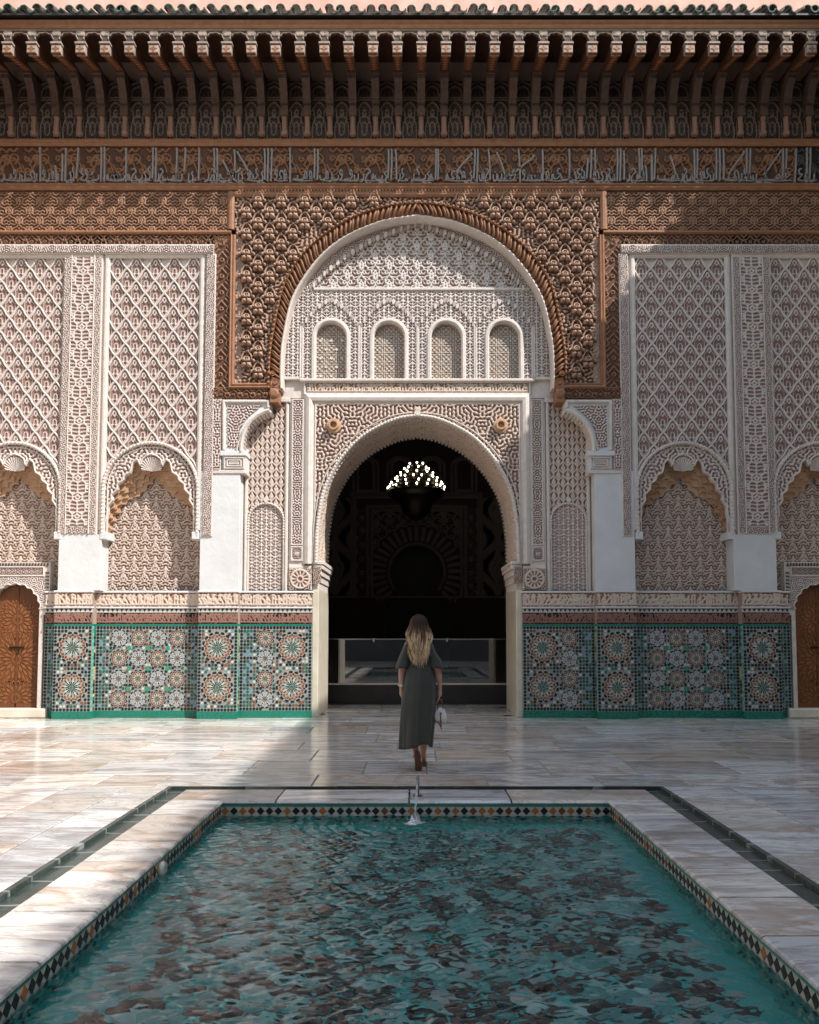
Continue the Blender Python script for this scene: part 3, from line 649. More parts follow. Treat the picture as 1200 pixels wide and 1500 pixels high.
# ------------------------------------------------------------------ cedar frames and bands
for s in (-1, 1):
    bf = empty('cedar_band', parent=FA)
    xa, xb = sp(s, Wp(272, 310), xw)
    relief('carved_board', bf, xa, xb, Z(337), Z(281), .03, field(T_band, .36, .36, 0, Z(337)), .035, M['wood'], .0125)
    relief('carved_border', bf, xa, xb, Z(359), Z(342.5), .03, field(T_int, .23, Z(342) - Z(359), 0, Z(359)), .03, M['wood'], .0115)
    mb = MB(); mb.sweep([(xa, Z(340)), (xb, Z(340))], mould(.035, .06), .03); mb.box(xa, xb, .032, .06, Z(360), Z(280))
    x = s * Wp(273, 310); mb.sweep([(x, Z(336)), (x, Z(281))], mould(.06, .05), .02); mb.build('board_moulding', M['wood_plain'], bf)
    fr = empty('cedar_frame', parent=FA)
    xa, xb = sp(s, Wp(275, 460), Wp(299.5, 460)); relief('carved_border', fr, xa, xb, Z(583), Z(359), .02, field(T_int, xb - xa, xb - xa, xa, 0), .03, M['wood'], .0115)
    xc_, xd = sp(s, Wp(212, 575), Wp(299.5, 575)); relief('carved_border', fr, xc_, xd, Z(583), Z(568.5), -.002, field(T_int, .22, Z(569) - Z(583), 0, Z(583)), .03, M['wood'], .0115)
    mb = MB(); mb.box(xc_, xd, .003, .3, Z(583.5), Z(567)); mb.box(xa, xb, .024, .06, Z(583), Z(345)); xm = s * Wp(271, 460)
    mb.sweep([(xm, Z(345)), (xm, Z(565.5)), (s * Wp(206, 565), Z(565.5))], [(-.05, -.04), (-.05, .03), (-.03, .06), (-.01, .045), (.02, .06), (.05, .03), (.05, -.04)], .01)
    # scrolled beam end under the arch foot
    xe = s * Wp(211, 577); mb.box(*sp(s, Wp(203, 577), Wp(215, 577)), -.05, .33, Z(590), Z(566)); mb.lathe([(.002, -.03), (.05, -.03), (.085, -.015), (.085, .1)], (s * Wp(209, 577), -.05, Z(577)), 14, 'y'); mb.build('frame_moulding', M['wood_plain'], fr)
# ------------------------------------------------------------------ great arch
out_px = [(394, 568), (394, 545), (395, 520), (398, 497), (402, 474), (407.5, 446), (415, 418), (430, 390), (448, 367), (469, 348), (490, 333), (515, 319), (542, 308.5), (576, 300), (611.5, 297)]
in_px = [(411, 568), (411, 545), (411.5, 525), (413, 505), (416, 487), (422, 457), (431, 430), (449, 400), (470, 374), (492, 355), (515, 341), (540, 330), (564, 322), (588, 318), (611.5, 315)]
oC = mirror(smooth_curve(LP(out_px), 5)); iC = mirror(smooth_curve(LP(in_px), 5))
oR = resample(oC, n=200); iR = resample(iC, n=200)
zt0, zt1 = Z(566), Z(288); xsp = Wp(269, 430)
ga = empty('great_arch', parent=FA)
mb = MB()
for s in (-1, 1):
    h_ = [tuple(p * [1 if s < 0 else -1, 1]) for p in iR[:101]]
    mb.prism([(s * xsp, zt0)] + h_ + [(0, zt1 + .2), (s * xsp, zt1 + .2)], .05, .36)
mb.build('spandrel_wall', M['cream'], ga)
relief('spandrel_ground', ga, -xsp, xsp, zt0, zt1 + .03, .045, field(L_worm, 1.3, 1.0), .03, M['wood_k'], .0135, lambda X, Zz: ~inpoly(X, Zz, oR))
# rope of gadroons along the arch
def gadroon():
    V = []; F = []; nu, nv = 9, 5; L, Wd = 1., .34
    for i in range(nu):
        t = i / (nu - 1); lean = .22 * math.sin((t - .5) * math.pi)
        for j in range(nv):
            a = math.pi * j / (nv - 1); rr = Wd / 2 * (.75 + .25 * math.sin(math.pi * t)); b_ = math.sin(a) * (.24 + .30 * math.sin(math.pi * min(1, t * 1.05)))
            V.append((-math.cos(a) * rr + lean, -b_, t))
    for i in range(nu - 1):
        for j in range(nv - 1): F.append((i * nv + j, i * nv + j + 1, (i + 1) * nv + j + 1, (i + 1) * nv + j))
    F.append(tuple(range(nv - 1, -1, -1))); F.append(tuple((nu - 1) * nv + j for j in range(nv)))
    return V, F
M['gad'] = mat_board('cedar_rope', (.14, .058, .025), (.24, .105, .046), .5, (4, 4, 4)); gV, gF = gadroon(); g0 = None
mid = resample((oR + iR) / 2, n=2000); ng = 118; cr_i = resample(iR, n=ng + 1); cr_o = resample(oR, n=ng + 1)
# outer and inner share parameters so flutes point radially
for k in range(ng + 1):
    f = k / ng; p = iR[min(199, int(round(f * 199)))]; q = oR[min(199, int(round(f * 199)))]; e = q - p; ln = np.linalg.norm(e); a = math.atan2(e[0], e[1])
    if g0 is None:
        g0 = mesh_np('gadroon', gV, gF, M['gad'], ga, True); o = g0; o.location = (p[0], .03, p[1])
    else: o = inst(g0, ga, (p[0], .03, p[1]))
    o.rotation_euler = (0, a, 0); o.scale = ((.205 if f < .5 else -.205), .17, ln)
nb_ = len(iR); mesh_np('rope_backing', np.vstack([np.c_[iR[:, 0], np.full(nb_, .042), iR[:, 1]], np.c_[oR[:, 0], np.full(nb_, .042), oR[:, 1]]]), np.array([(k, k + 1, nb_ + k + 1, nb_ + k) for k in range(nb_ - 1)]), M['wood_plain'], ga)
mb = MB(); mb.sweep(oR, mould(.022, .06), .03); rb = resample(oR, .085)
for p in rb: mb.lathe([(.004, -.03), (.022, -.02), (.026, 0), (.004, .01)], (p[0], -.04, p[1]), 6, 'y')
for s in (-1, 1):
    for (a, b, r_) in ((400, 548, .05), (404, 562, .085)):
        mb.lathe([(.002, -.05), (r_ * .4, -.05), (r_ * .5, -.02), (r_, -.03), (r_, .08)], (s * Wp(611.5 - a, b), -.03, Z(b)), 14, 'y')
mb.build('rope_border', M['wood_plain'], ga)
mb = MB(); mb.sweep(iR, [(.02, .0), (.015, .03), (-.005, .04), (-.02, .025), (-.028, .0), (-.03, -.27), (.02, -.27)], .03); mb.build('arch_intrados', M['cream'], ga, smooth=False)
# carved bosses
def boss_mesh():
    N = 37; X, Zz = np.meshgrid(np.linspace(-1, 1, N), np.linspace(-1.05, 1.3, int(N * 1.18))); aX = np.abs(X)
    ell = lambda cx, cz, rx, rz, rot=0.: np.hypot(((aX - cx) * math.cos(rot) + (Zz - cz) * math.sin(rot)) / rx, (-(aX - cx) * math.sin(rot) + (Zz - cz) * math.cos(rot)) / rz)
    dm_ = lambda r: np.sqrt(np.clip(1 - r ** 2, 0, 1))
    H = .62 * dm_(np.hypot(X / .66, (Zz + .02) / .72)) * np.clip(.95 - .4 * Zz, .3, 1.2)          # cup
    H = np.maximum(H, .95 * dm_(ell(.26, -.40, .40, .27, -.75)))                                   # two lobes below
    H -= .42 * ridge(aX, .05) * (Zz < -.12) * (H > .1)
    H -= .55 * ridge(np.abs(Zz + .10 - .55 * X ** 2), .075) * (aX < .52) * (H > .05)                # slit between lobes and flower
    H -= .30 * dm_(np.hypot(X / .38, (Zz - .34) / .38)); H += .48 * ridge(np.abs(np.hypot(X, Zz - .32) - .27), .10) + .42 * ridge(np.hypot(X, Zz - .32), .13)
    og = np.abs(aX - .60 * np.sqrt(np.clip(1 - np.clip((Zz - .2) / 1.02, -1, 1) ** 1.6 if False else 1 - np.clip((Zz - .2) / 1.02, 0, 1) ** 1.5, 0, 1))); H = np.maximum(H, .52 * ridge(og, .11) * (Zz > .2))
    H = np.maximum(H, .40 * ridge(aX, .07) * (Zz > 1.0)); H = np.maximum(H, .72 * dm_(ell(.80, .10, .17, .30, .5)) ); H = np.maximum(H, .45 * dm_(ell(.62, .62, .12, .2, -.5)))
    H = np.clip(H, 0, 1.2); idx = np.arange(X.size).reshape(X.shape); F = np.stack([idx[:-1, :-1], idx[:-1, 1:], idx[1:, 1:], idx[1:, :-1]], -1).reshape(-1, 4)
    keep = ((aX / 1.02 + np.abs(Zz - .12) / 1.6) < 1.08).ravel(); F = F[keep[F].all(1)]; u, inv = np.unique(F, return_inverse=True)
    return np.c_[X.ravel() * .178, -.125 * H.ravel(), Zz.ravel() * .168][u], inv.reshape(-1, 4), np.clip(.15 + H.ravel() * 1.1, 0, 1)[u]
b0 = None; bV, bF, bH = boss_mesh()
for k in range(0, 18):
    y = 296 + 15.6 * k
    if y > 560: break
    odd = k % 2
    for n in range(-9, 10):
        hw = (n * 34 + (12 if odd else -5)); 
        for s in (-1, 1):
            if hw < 0: continue
            if hw > 262: continue
            x = s * Wp(hw, y); z = Z(y)
            pt = np.array([x, z]); dmin = np.min(np.linalg.norm(oR - pt, axis=1))
            if inpoly(np.array([x]), np.array([z]), oR)[0] or dmin < .10: continue
            if b0 is None: b0 = mesh_np('carved_boss', bV, bF, M['wood_k'], ga, True, pt=bH); o = b0; o.location = (x, .022, z)
            else: o = inst(b0, ga, (x, .022, z))
            sc_ = random.uniform(.82, .92); o.scale = (sc_, random.uniform(.85, 1.1), sc_)
# ------------------------------------------------------------------ lunette with four carved windows
lu = empty('lunette', parent=FA); LO = .29
iL = mirror(smooth_curve(LP(in_px, LO), 5))
win = [485, 570, 654, 738.5]; ww = 25.5
wins = []
for c in win:
    xc = PX(c, 510, LO); r_ = Wp(ww, 510, LO); zc = Z(494, LO); zb0 = Z(556.5, LO)
    wins.append((xc, r_, zc, zb0))
def in_win(X, Zz, grow=0.):
    m = np.zeros(X.shape, bool)
    for xc, r_, zc, zb0 in wins: m |= (np.hypot(X - xc, np.maximum(0, Zz - zc)) < r_ + grow) & (Zz > zb0 - .1)
    return m
z424, z556 = Z(424, LO), Z(557, LO)
tent = np.array([(PX(p, q, LO), Z(q, LO)) for p, q in ((455, 423), (478, 398), (508, 374), (545, 351), (580, 337), (611.5, 326), (643, 337), (678, 351), (715, 374), (745, 398), (768, 423))])
inL = lambda X, Zz: inpoly(X, Zz, iL)
xl = Wp(205, 480, LO)
relief('crown_panel', lu, -xl, xl, z424, Z(316, LO), LO + .05, field(T_lun, Wp(41, 380, LO), Wp(41, 380, LO) * .72, 0, z424), .04, M['stucco_w'], .0125, lambda X, Zz: inpoly(X, Zz, tent))
relief('crown_border', lu, -xl, xl, z424, Z(316, LO), LO, field(L_fine, .42, .42), .02, M['stucco_w'], .013, lambda X, Zz: inL(X, Zz) & ~inpoly(X, Zz, tent))
relief('arcade_ground', lu, -xl, xl, z556, z424, LO, field(np.maximum(T_leaf, 0), .17, .19), .028, M['stucco_w'], .0125, lambda X, Zz: inL(X, Zz) & ~in_win(X, Zz))
def chev(mb, p, q, n, hgt, y):      # a slanted run of little hanging prisms, as on a muqarnas hood
    for k in range(n):
        t = (k + .5) / n; x = p[0] + (q[0] - p[0]) * t; z = p[1] + (q[1] - p[1]) * t; dx = abs(q[0] - p[0]) / n * .5
        pr = [(x - dx * .9, z - hgt), (x - dx * .2, z - hgt * 1.25), (x + dx * .9, z - hgt * .8), (x + dx * .9, z + .01), (x + dx * .1, z + hgt * .35), (x - dx * .9, z)]
        mb.prism(pr, y - .04 - .022 * (k % 2), y + .03, h=.45 + .3 * (k % 2))
mb = MB()
for a_, b_ in zip(tent[:-1], tent[1:]): chev(mb, tuple(a_), tuple(b_), 6, .065, LO)
mb.build('crown_muqarnas', M['stucco_w'], lu)
for i, (xc, r_, zc, zb0) in enumerate(wins):
    wn = empty('carved_window', parent=lu); path = np.array([(xc - r_, zb0)] + [(xc - r_ * math.cos(a), zc + r_ * math.sin(a)) for a in np.linspace(0, math.pi, 26)] + [(xc + r_, zb0)])
    mb = MB(); mb.sweep(path, [(-.045, -.12), (-.045, .03), (-.02, .055), (.02, .05), (.042, .015), (.042, -.02)], LO); mb.build('window_frame', M['cream'], wn)
    relief('window_screen', wn, xc - r_, xc + r_, zb0, zc + r_, LO + .10, field(T_screen, .085, .085, xc, 0), .016, M['screen'], .010, lambda X, Zz: np.hypot(X - xc, np.maximum(0, Zz - zc)) < r_)
    if i == 0:
        mb = MB()
        for j in range(5):
            for k in range(3):
                x = xc + (k - 1 + (.5 if j % 2 else 0)) * .19; z = zb0 + .1 + j * .16
                if abs(x - xc) < r_ - .03: mb.lathe([(.012, -.012), (.024, -.016), (.03, 0)], (x, LO + .086, z), 8, 'y')
        mb.build('screen_ring', M['cream'], wn)
    px_ = win[i]; mb = MB(); a = (PX(px_ - 41, 476, LO), Z(476, LO)); b = (PX(px_, 437, LO), Z(437, LO)); c = (PX(px_ + 41, 476, LO), Z(476, LO))
    m1 = ((a[0] + b[0]) / 2 - .03, (a[1] + b[1]) / 2 + .05); m2 = ((c[0] + b[0]) / 2 + .03, (c[1] + b[1]) / 2 + .05)
    for u_, v_ in ((a, m1), (m1, b), (b, m2), (m2, c)): chev(mb, u_, v_, 5, .06, LO)
    for q in (a, c): mb.sweep([(q[0], zb0), (q[0], q[1] - .03)], mould(.018, .035), LO)
    mb.build('window_hood', M['stucco_w'], wn)
mb = MB(); mb.bbox(-Wp(152, 424, LO), Wp(164, 424, LO), LO - .05, LO + .05, z424 - .03, z424 + .02, .01); mb.bbox(-Wp(172, 557, LO), Wp(172, 557, LO), LO - .06, LO + .1, Z(559.5, LO), Z(555.5, LO), .01)
for s in (-1, 1): mb.sweep([(s * Wp(171, 510, LO), Z(556, LO)), (s * Wp(171, 480, LO), Z(478, LO))], mould(.02, .04), LO)
mb.build('string_course', M['cream'], lu)
for s in (-1, 1):
    mb = MB(); xa, xb = sp(s, Wp(170, 556, LO), Wp(196, 556, LO)); mb.bbox(xa, xb, LO - .04, LO + .06, Z(557, LO), Z(552.5, LO), .008); mb.build('string_course', M['cream'], lu)
# ------------------------------------------------------------------ portal surround
po = empty('portal_surround', parent=FA); P3 = .31
HXp = lambda p, r=700: Wp(611.5 - p, r, P3)
mb = MB(); mb.box(-HXp(412, 570), HXp(412, 570), P3 + .01, PO + .02, Z(583, P3), Z(556, P3)); mb.build('band_slab', M['cream'], po)
relief('portal_inscription', po, -Wp(161, 567, P3), Wp(161, 567, P3), Z(575.5, P3), Z(561.5, P3), P3, field(T_k3, 1.6, Z(561, P3) - Z(576, P3), 0, Z(576, P3)), .025, M['stucco_o'], .011)
mb = MB(); bx0 = Wp(165, 567, P3); mb.sweep([(-bx0, Z(577.5, P3)), (-bx0, Z(560, P3)), (bx0, Z(560, P3)), (bx0, Z(577.5, P3))], mould(.018, .035), P3, closed=True)
fx = HXp(452.5, 700); mb.sweep([(-fx, Z(826, P3)), (-fx, Z(583.5, P3)), (fx, Z(583.5, P3)), (fx, Z(826, P3))], [(-.10, -.04), (-.10, .01), (-.07, .02), (-.05, .06), (.0, .075), (.05, .05), (.075, .02), (.10, .01), (.10, -.04)], P3)
fx2 = HXp(461.5, 700); mb.sweep([(-fx2, Z(824, P3)), (-fx2, Z(591.5, P3)), (fx2, Z(591.5, P3)), (fx2, Z(824, P3))], mould(.014, .03), P3); mb.build('portal_frame', M['cream'], po)
dA3 = mirror(smooth_curve(LP(arc_door, P3), 6)); dR = resample(dA3, n=160)
relief('portal_spandrel', po, -fx2, fx2, Z(823.6, P3), Z(592, P3), P3 + .012, field(L_worm, 1.15, 1.15, 0, .2), .04, M['stucco_t'], .0125, lambda X, Zz: ~inpoly(X, Zz, dR))
mb = MB(); mb.sweep(dR, mould(.03, .07), P3); mb.sweep(resample(mirror(smooth_curve(LP([(p - 5 if p < 600 else p, q - (5 if q < 800 else 0)) for p, q in arc_door], P3), 6)), n=120), mould(.012, .04), P3)
for p in resample(dR, .06): mb.lathe([(.004, -.03), (.022, -.02), (.026, 0), (.004, .01)], (p[0], P3 - .05, p[1]), 6, 'y')
mb.prism(ngon(0, Z(606, P3), .055, 8), P3 - .07, P3 + .01); mb.prism(ngon(0, Z(600, P3), .035, 8), P3 - .07, P3 + .01); mb.build('arch_ring', M['cream'], po)
# carved intrados of the doorway
dI = resample(mirror(dA), .0135); Ys = np.arange(PO - .02, WB, .0135); dT = np.gradient(dI, axis=0); dN = np.c_[dT[:, 1], -dT[:, 0]]; dN /= np.linalg.norm(dN, axis=1, keepdims=True)
sarc = np.arange(len(dI)) * .0135; SS, YY = np.meshgrid(sarc, Ys); Hh = np.maximum(samp(L_fine, YY / .55, SS / .55), ridge(np.abs(((YY - PO) % .55) - .02), .03)); amp = .03
Vx = dI[None, :, 0] + dN[None, :, 0] * (Hh * amp + .004); Vz = dI[None, :, 1] + dN[None, :, 1] * (Hh * amp + .004)
idx = np.arange(SS.size).reshape(SS.shape); F = np.stack([idx[:-1, :-1], idx[1:, :-1], idx[1:, 1:], idx[:-1, 1:]], -1).reshape(-1, 4)
mesh_np('carved_intrados', np.c_[Vx.ravel(), YY.ravel(), Vz.ravel()], F, M['stucco_o'], po, True, pt=Hh.ravel())
for yb in (WB - .07, PO + .03):
    mb = MB()
    for i, p in enumerate(resample(mirror(dA), .075)[1:-1]):
        k = min(len(dI) - 1, int(round(i * .075 / .0135)) + 5); n_ = dN[k]; t_ = np.array([n_[1], -n_[0]])
        e = [p + t_ * .034, p + n_ * .06 + t_ * .016, p + n_ * .06 - t_ * .016, p - t_ * .034]; mb.prism([tuple(q) for q in e], yb, yb + .05)
    mb.build('scalloped_edge', M['cream'], po)
for s in (-1, 1):
    # capital and marble jamb
    x = s * (xj + .0); mb = MB(); a, b = sp(s, xj - .10, xj + .10)
    mb.bbox(a, b, PO - .06, WB, Z(827, P3), Z(822, P3), .01)
    for t, (ex, z0, z1) in enumerate(((.085, 834, 827.2), (.055, 843, 834.2), (.03, 853, 843.2), (.012, 864, 853.2))): mb.bbox(*sp(s, xj - ex, xj + .10), PO - .045 + t * .012, WB - .02, Z(z0, P3), Z(z1, P3), .012)
    mb.build('capital', M['cream'], po)
    xa, xb = sp(s, xj - .05, xj + .09); relief('capital_carving', po, xa, xb, Z(855, P3), Z(830, P3), PO - .05, field(L_fine, .3, .3, 0, 0), .03, M['stucco_t'], .010)
    mb = MB(); mb.bbox(*sp(s, xj - .012, Wp(154.5, 980, .3)), PO - .055, WB + .02, .003, Z(864, P3), .01); mb.build('marble_jamb', M['jamb'], po)
    # side field: ogee diaper over a blind arch of leaves
    xa, xb = sp(s, HXp(420, 700), HXp(361, 700)); xc = (xa + xb) / 2; hw = (xb - xa) / 2
    ax, ar, az = xc, Wp(26, 760, P3), Z(763, P3)
    ina = lambda X, Zz: np.hypot(X - ax, np.maximum(0, Zz - az)) < ar
    sf = empty('side_field', parent=po)
    relief('ogee_diaper', sf, xa, xb, Z(866, P3), Z(592, P3), P3 + .03, field(T_og, .168, .25, xc, 0), .03, M['stucco_t'], .0115, lambda X, Zz: ~ina(X, Zz))
    relief('leaf_panel', sf, xa, xb, Z(866, P3), az + ar, P3 + .05, field(T_leaf, .165, .19, xc, 0), .034, M['stucco'], .0115, ina)
    pth = np.array([(ax - ar, Z(866, P3)), (ax - ar, az - .3)] + [(ax - ar * math.cos(a), az + ar * math.sin(a)) for a in np.linspace(0, math.pi, 24)] + [(ax + ar, az - .3), (ax + ar, Z(866, P3))])
    mb = MB(); mb.sweep(pth, mould(.016, .05), P3 + .03)
    for p in resample(pth[1:-1], .05): mb.lathe([(.004, -.03), (.02, -.02), (.024, 0)], (p[0], P3, p[1]), 6, 'y')
    mb.prism(ngon(ax, az + ar + .05, .04, 8), P3 - .03, P3 + .03); mb.build('blind_arch', M['cream'], sf)
    mb = MB(); mb.box(xa, xb, P3 + .03, PO + .02, Z(866, P3), Z(585, P3)); mb.build('backing', M['dark_core'], sf)
    mb = MB()
    for x in (xa, xb): mb.sweep([(x, Z(866, P3)), (x, Z(590, P3))], mould(.03, .05), P3 + .02)
    mb.bbox(xa - .05, xb + .05, P3 - .05, P3 + .05, Z(590, P3), Z(583.5, P3), .01); mb.build('fillet', M['cream'], sf)
    # inner strip, square bosses
    xa, xb = sp(s, HXp(443.5, 700), HXp(428, 700)); st = empty('inner_strip', parent=po)
    mb = MB(); mb.bbox(xa - .05, xb + .05, P3 - .0, PO + .02, Z(866, P3), Z(585, P3), .008)
    for q0, q1 in ((798, 586), (821, 801.5)): mb.sweep([(xa, Z(q0, P3)), (xa, Z(q1, P3)), (xb, Z(q1, P3)), (xb, Z(q0, P3))], mould(.014, .03), P3, closed=True)
    mb.build('slab', M['cream'], st)
    relief('scroll_border', st, xa, xb, Z(797, P3), Z(588, P3), P3 - .004, field(L_worm2, .62, .62, (xa + xb) / 2, 0), .025, M['stucco'], .0115)
    relief('square_boss', st, xa, xb, Z(820, P3), Z(803, P3), P3 - .004, field(T_band, xb - xa, Z(803, P3) - Z(820, P3), xa, Z(820, P3)), .025, M['stucco'], .0115)
    xa, xb = sp(s, HXp(456, 850) + 0., HXp(424, 850)); za, zb2 = Z(864, P3), Z(833, P3); cxx, czz = (xa + xb) / 2, (za + zb2) / 2
    mb = MB(); mb.bbox(xa - .01, xb + .01, P3 - .02, PO, za - .01, Z(829, P3), .008); mb.build('slab', M['cream'], st)
    def rosf(X, Zz):
        r_ = np.hypot(X - cxx, Zz - czz); th = np.arctan2(Zz - czz, X - cxx)
        return np.maximum.reduce([ridge(np.abs(r_ - .16), .02), ridge(np.abs(r_ - .05), .015), (.5 + .5 * np.cos(12 * th)) * (r_ < .15) * (r_ > .06), .7 * samp(L_fine, X / .4, Zz / .4) * (r_ > .17)])
    relief('rosette_panel', st, xa, xb, za, zb2, P3 - .024, rosf, .025, M['stucco_t'], .0105)
    # spout roundel
    x = s * Wp(122, 624, P3); mb = MB(); mb.lathe([(.005, -.03), (.055, -.03), (.06, -.10), (.085, -.10), (.09, -.03), (.13, -.02), (.135, .02)], (x, P3 - .03, Z(624, P3)), 20, 'y'); mb.build('spout_roundel', M['ochre'], po)
    # corbel that carries the beam end
    co = empty('corbel', parent=FA); q = lambda pts: [tuple(v) for v in LP(pts, 0., s)]
    arcq = [(395, 601), (388, 603), (378, 608), (368, 616), (361, 626), (356, 638), (353.5, 652), (353, 662)]
    mb = MB(); mb.prism(q([(326, 662), (326, 585), (396, 585)] + arcq), .02, .36)
    mb.prism(q([(326, 662.3), (360, 662.3), (360, 689.5), (326, 689.5)]), .005, .36)
    mb.bbox(*sp(s, Wp(250, 664), Wp(289, 664)), -.03, .36, Z(668), Z(660.5), .01); mb.build('corbel_block', M['white'], co)
    mb = MB(); mb.sweep(q([(328, 659), (328, 588), (393, 588), (393, 597)]), mould(.03, .05), .02); mb.sweep(q(arcq), [(-.03, -.3), (-.03, .05), (0, .07), (.03, .05), (.03, -.02)], .02)
    mb.sweep(q([(363, 622), (356, 634), (350, 648), (347, 660)]), mould(.02, .05), .02)
    for w_ in (0, 4, 8): mb.sweep(q([(329 + w_, 686 - w_ * .8), (329 + w_, 671 + w_ * .8), (357 - w_, 671 + w_ * .8), (357 - w_, 686 - w_ * .8)]), mould(.012, .03), .005, closed=True)
    for k, p in enumerate(resample(LP(arcq, 0., s), .07)): mb.lathe([(.004, -.05), (.028, -.03), (.036, .0), (.036, .25)], (p[0], .05, p[1] - .02), 7, 'y')
    mb.bbox(*sp(s, Wp(251, 690), Wp(300, 690)), -.02, .36, Z(694), Z(689), .01); mb.build('corbel_moulding', M['cream'], co)
    poly = LP([(333, 655), (333, 593), (386, 593), (372, 604), (360, 615), (352, 630), (347, 655)], 0., s)
    relief('corbel_carving', co, poly[:, 0].min(), poly[:, 0].max(), poly[:, 1].min(), poly[:, 1].max(), .018, field(L_worm2, .7, .7), .025, M['stucco'], .011, lambda X, Zz: inpoly(X, Zz, poly))
    xa, xb = sp(s, Wp(287.5, 640), Wp(299, 640)); mb = MB(); mb.bbox(xa, xb, .0, .3, Z(690), Z(584), .006); mb.build('strip_slab', M['cream'], co)
    relief('strip_carving', co, xa + .012, xb - .012, Z(688), Z(586), -.003, field(L_worm, .8, .8, (xa + xb) / 2, 0), .025, M['stucco'], .011)
# ------------------------------------------------------------------ frieze with the painted inscription
fz = empty('inscription_frieze', parent=FA)
z268, z214 = Z(268.5), Z(214)
xdk = PX(1166.5, 240)
relief('scroll_ground', fz, xdk, xw, z268, z214, .03, field(T_sc, (z214 - z268) / .42, z214 - z268, 0, z268), .04, M['wood_dark'], .0135)
relief('scroll_ground', fz, -xw, xdk, z268, z214, .03, field(T_sc, (z214 - z268) / .42, z214 - z268, 0, z268), .045, M['wood_f'], .0135)
mb = MB()
for za, zb2, d_ in ((Z(214), Z(203.5), .0), (Z(278.5), Z(268.5), .0)):
    mb.sweep([(-xw, (za + zb2) / 2), (xw, (za + zb2) / 2)], [(-(zb2 - za) / 2, -.05), (-(zb2 - za) / 2, .03), (-(zb2 - za) * .2, .055), (0, .045), ((zb2 - za) * .2, .07), ((zb2 - za) / 2, .04), ((zb2 - za) / 2, -.05)], .02)
mb.sweep([(-Wp(268, 282), Z(284)), (Wp(268, 282), Z(284))], mould(.055, .05), .02); mb.build('frieze_moulding', M['wood_plain'], fz)
n = 60; mb = MB()
for k in range(110): x = -Wp(260, 282) + k * Wp(520, 282) / 109; mb.box(x - .012, x + .012, -.045, .0, Z(282.3), Z(279.2))
mb.build('dentil_row', M['wood_plain'], fz, kind='stuff')
def mat_ink():
    t = NT('silvered_lettering'); p = t.pos(); t.col(t.mix(t.noise(12, 4, .7, p), (.19, .155, .145), (.30, .255, .24))); t.set(Roughness=.6); return t.m
M['ink'] = mat_ink()
# tall strokes: (x_top, y_top, x_bottom, y_bottom) in photo pixels, traced
tall = [(59, 216, 59.5, 267), (82, 243, 83, 266), (92, 226, 91, 266), (97, 217, 95.5, 266), (115, 217, 112, 262), (149, 216, 148, 267), (153.5, 216, 153, 267), (185, 217, 184.5, 267), (224.5, 217, 223.5, 262), (229, 217, 228, 267), (259.5, 217, 258.5, 255), (272, 217, 270, 252), (292, 217, 291, 265),
        (314, 218, 314, 264), (318.5, 218, 318, 264), (344, 220, 344, 264), (349, 222, 369, 262), (328, 235, 338, 262), (352, 246, 340, 260), (388, 218, 388, 264), (393, 218, 392, 266), (398.5, 218, 397, 266), (425, 217, 425, 268), (461, 219, 460.5, 262), (466, 219, 465, 264), (569.5, 219, 568.5, 262), (574, 219, 573, 264), (580, 219, 581, 264),
        (639, 219, 638, 264), (642, 219, 641.5, 264), (690.5, 224, 667, 254), (696, 219, 694, 262), (700, 219, 698.5, 268), (716, 219, 718, 264), (729, 223, 740, 258), (760, 219, 762, 268), (781, 228, 740, 266), (795, 220, 795, 266), (834, 219, 834, 262), (853, 248, 852, 262), (861, 232, 859, 262), (866.5, 219, 865, 262), (871.5, 219, 872, 262),
        (904.5, 218, 904, 266), (909, 218, 908, 266), (914, 222, 914, 264), (936, 218, 937, 262), (940, 218, 940, 266), (946, 243, 947, 266), (954.5, 228, 955, 266), (960, 218, 958, 264), (982.5, 228, 991, 262), (1017, 219, 1017, 266), (1021.5, 219, 1020.5, 262), (1049, 218, 1049, 264), (1054, 218, 1054, 266), (1059.5, 218, 1060, 264), (1089, 222, 1067, 256), (1093.5, 218, 1093, 266), (1099, 218, 1097, 264),
        (1143, 220, 1121, 255), (1147, 218, 1146, 266), (1152, 218, 1150, 266), (1166, 218, 1164, 268), (1182, 217, 1181, 268), (1187, 217, 1185.5, 264)]
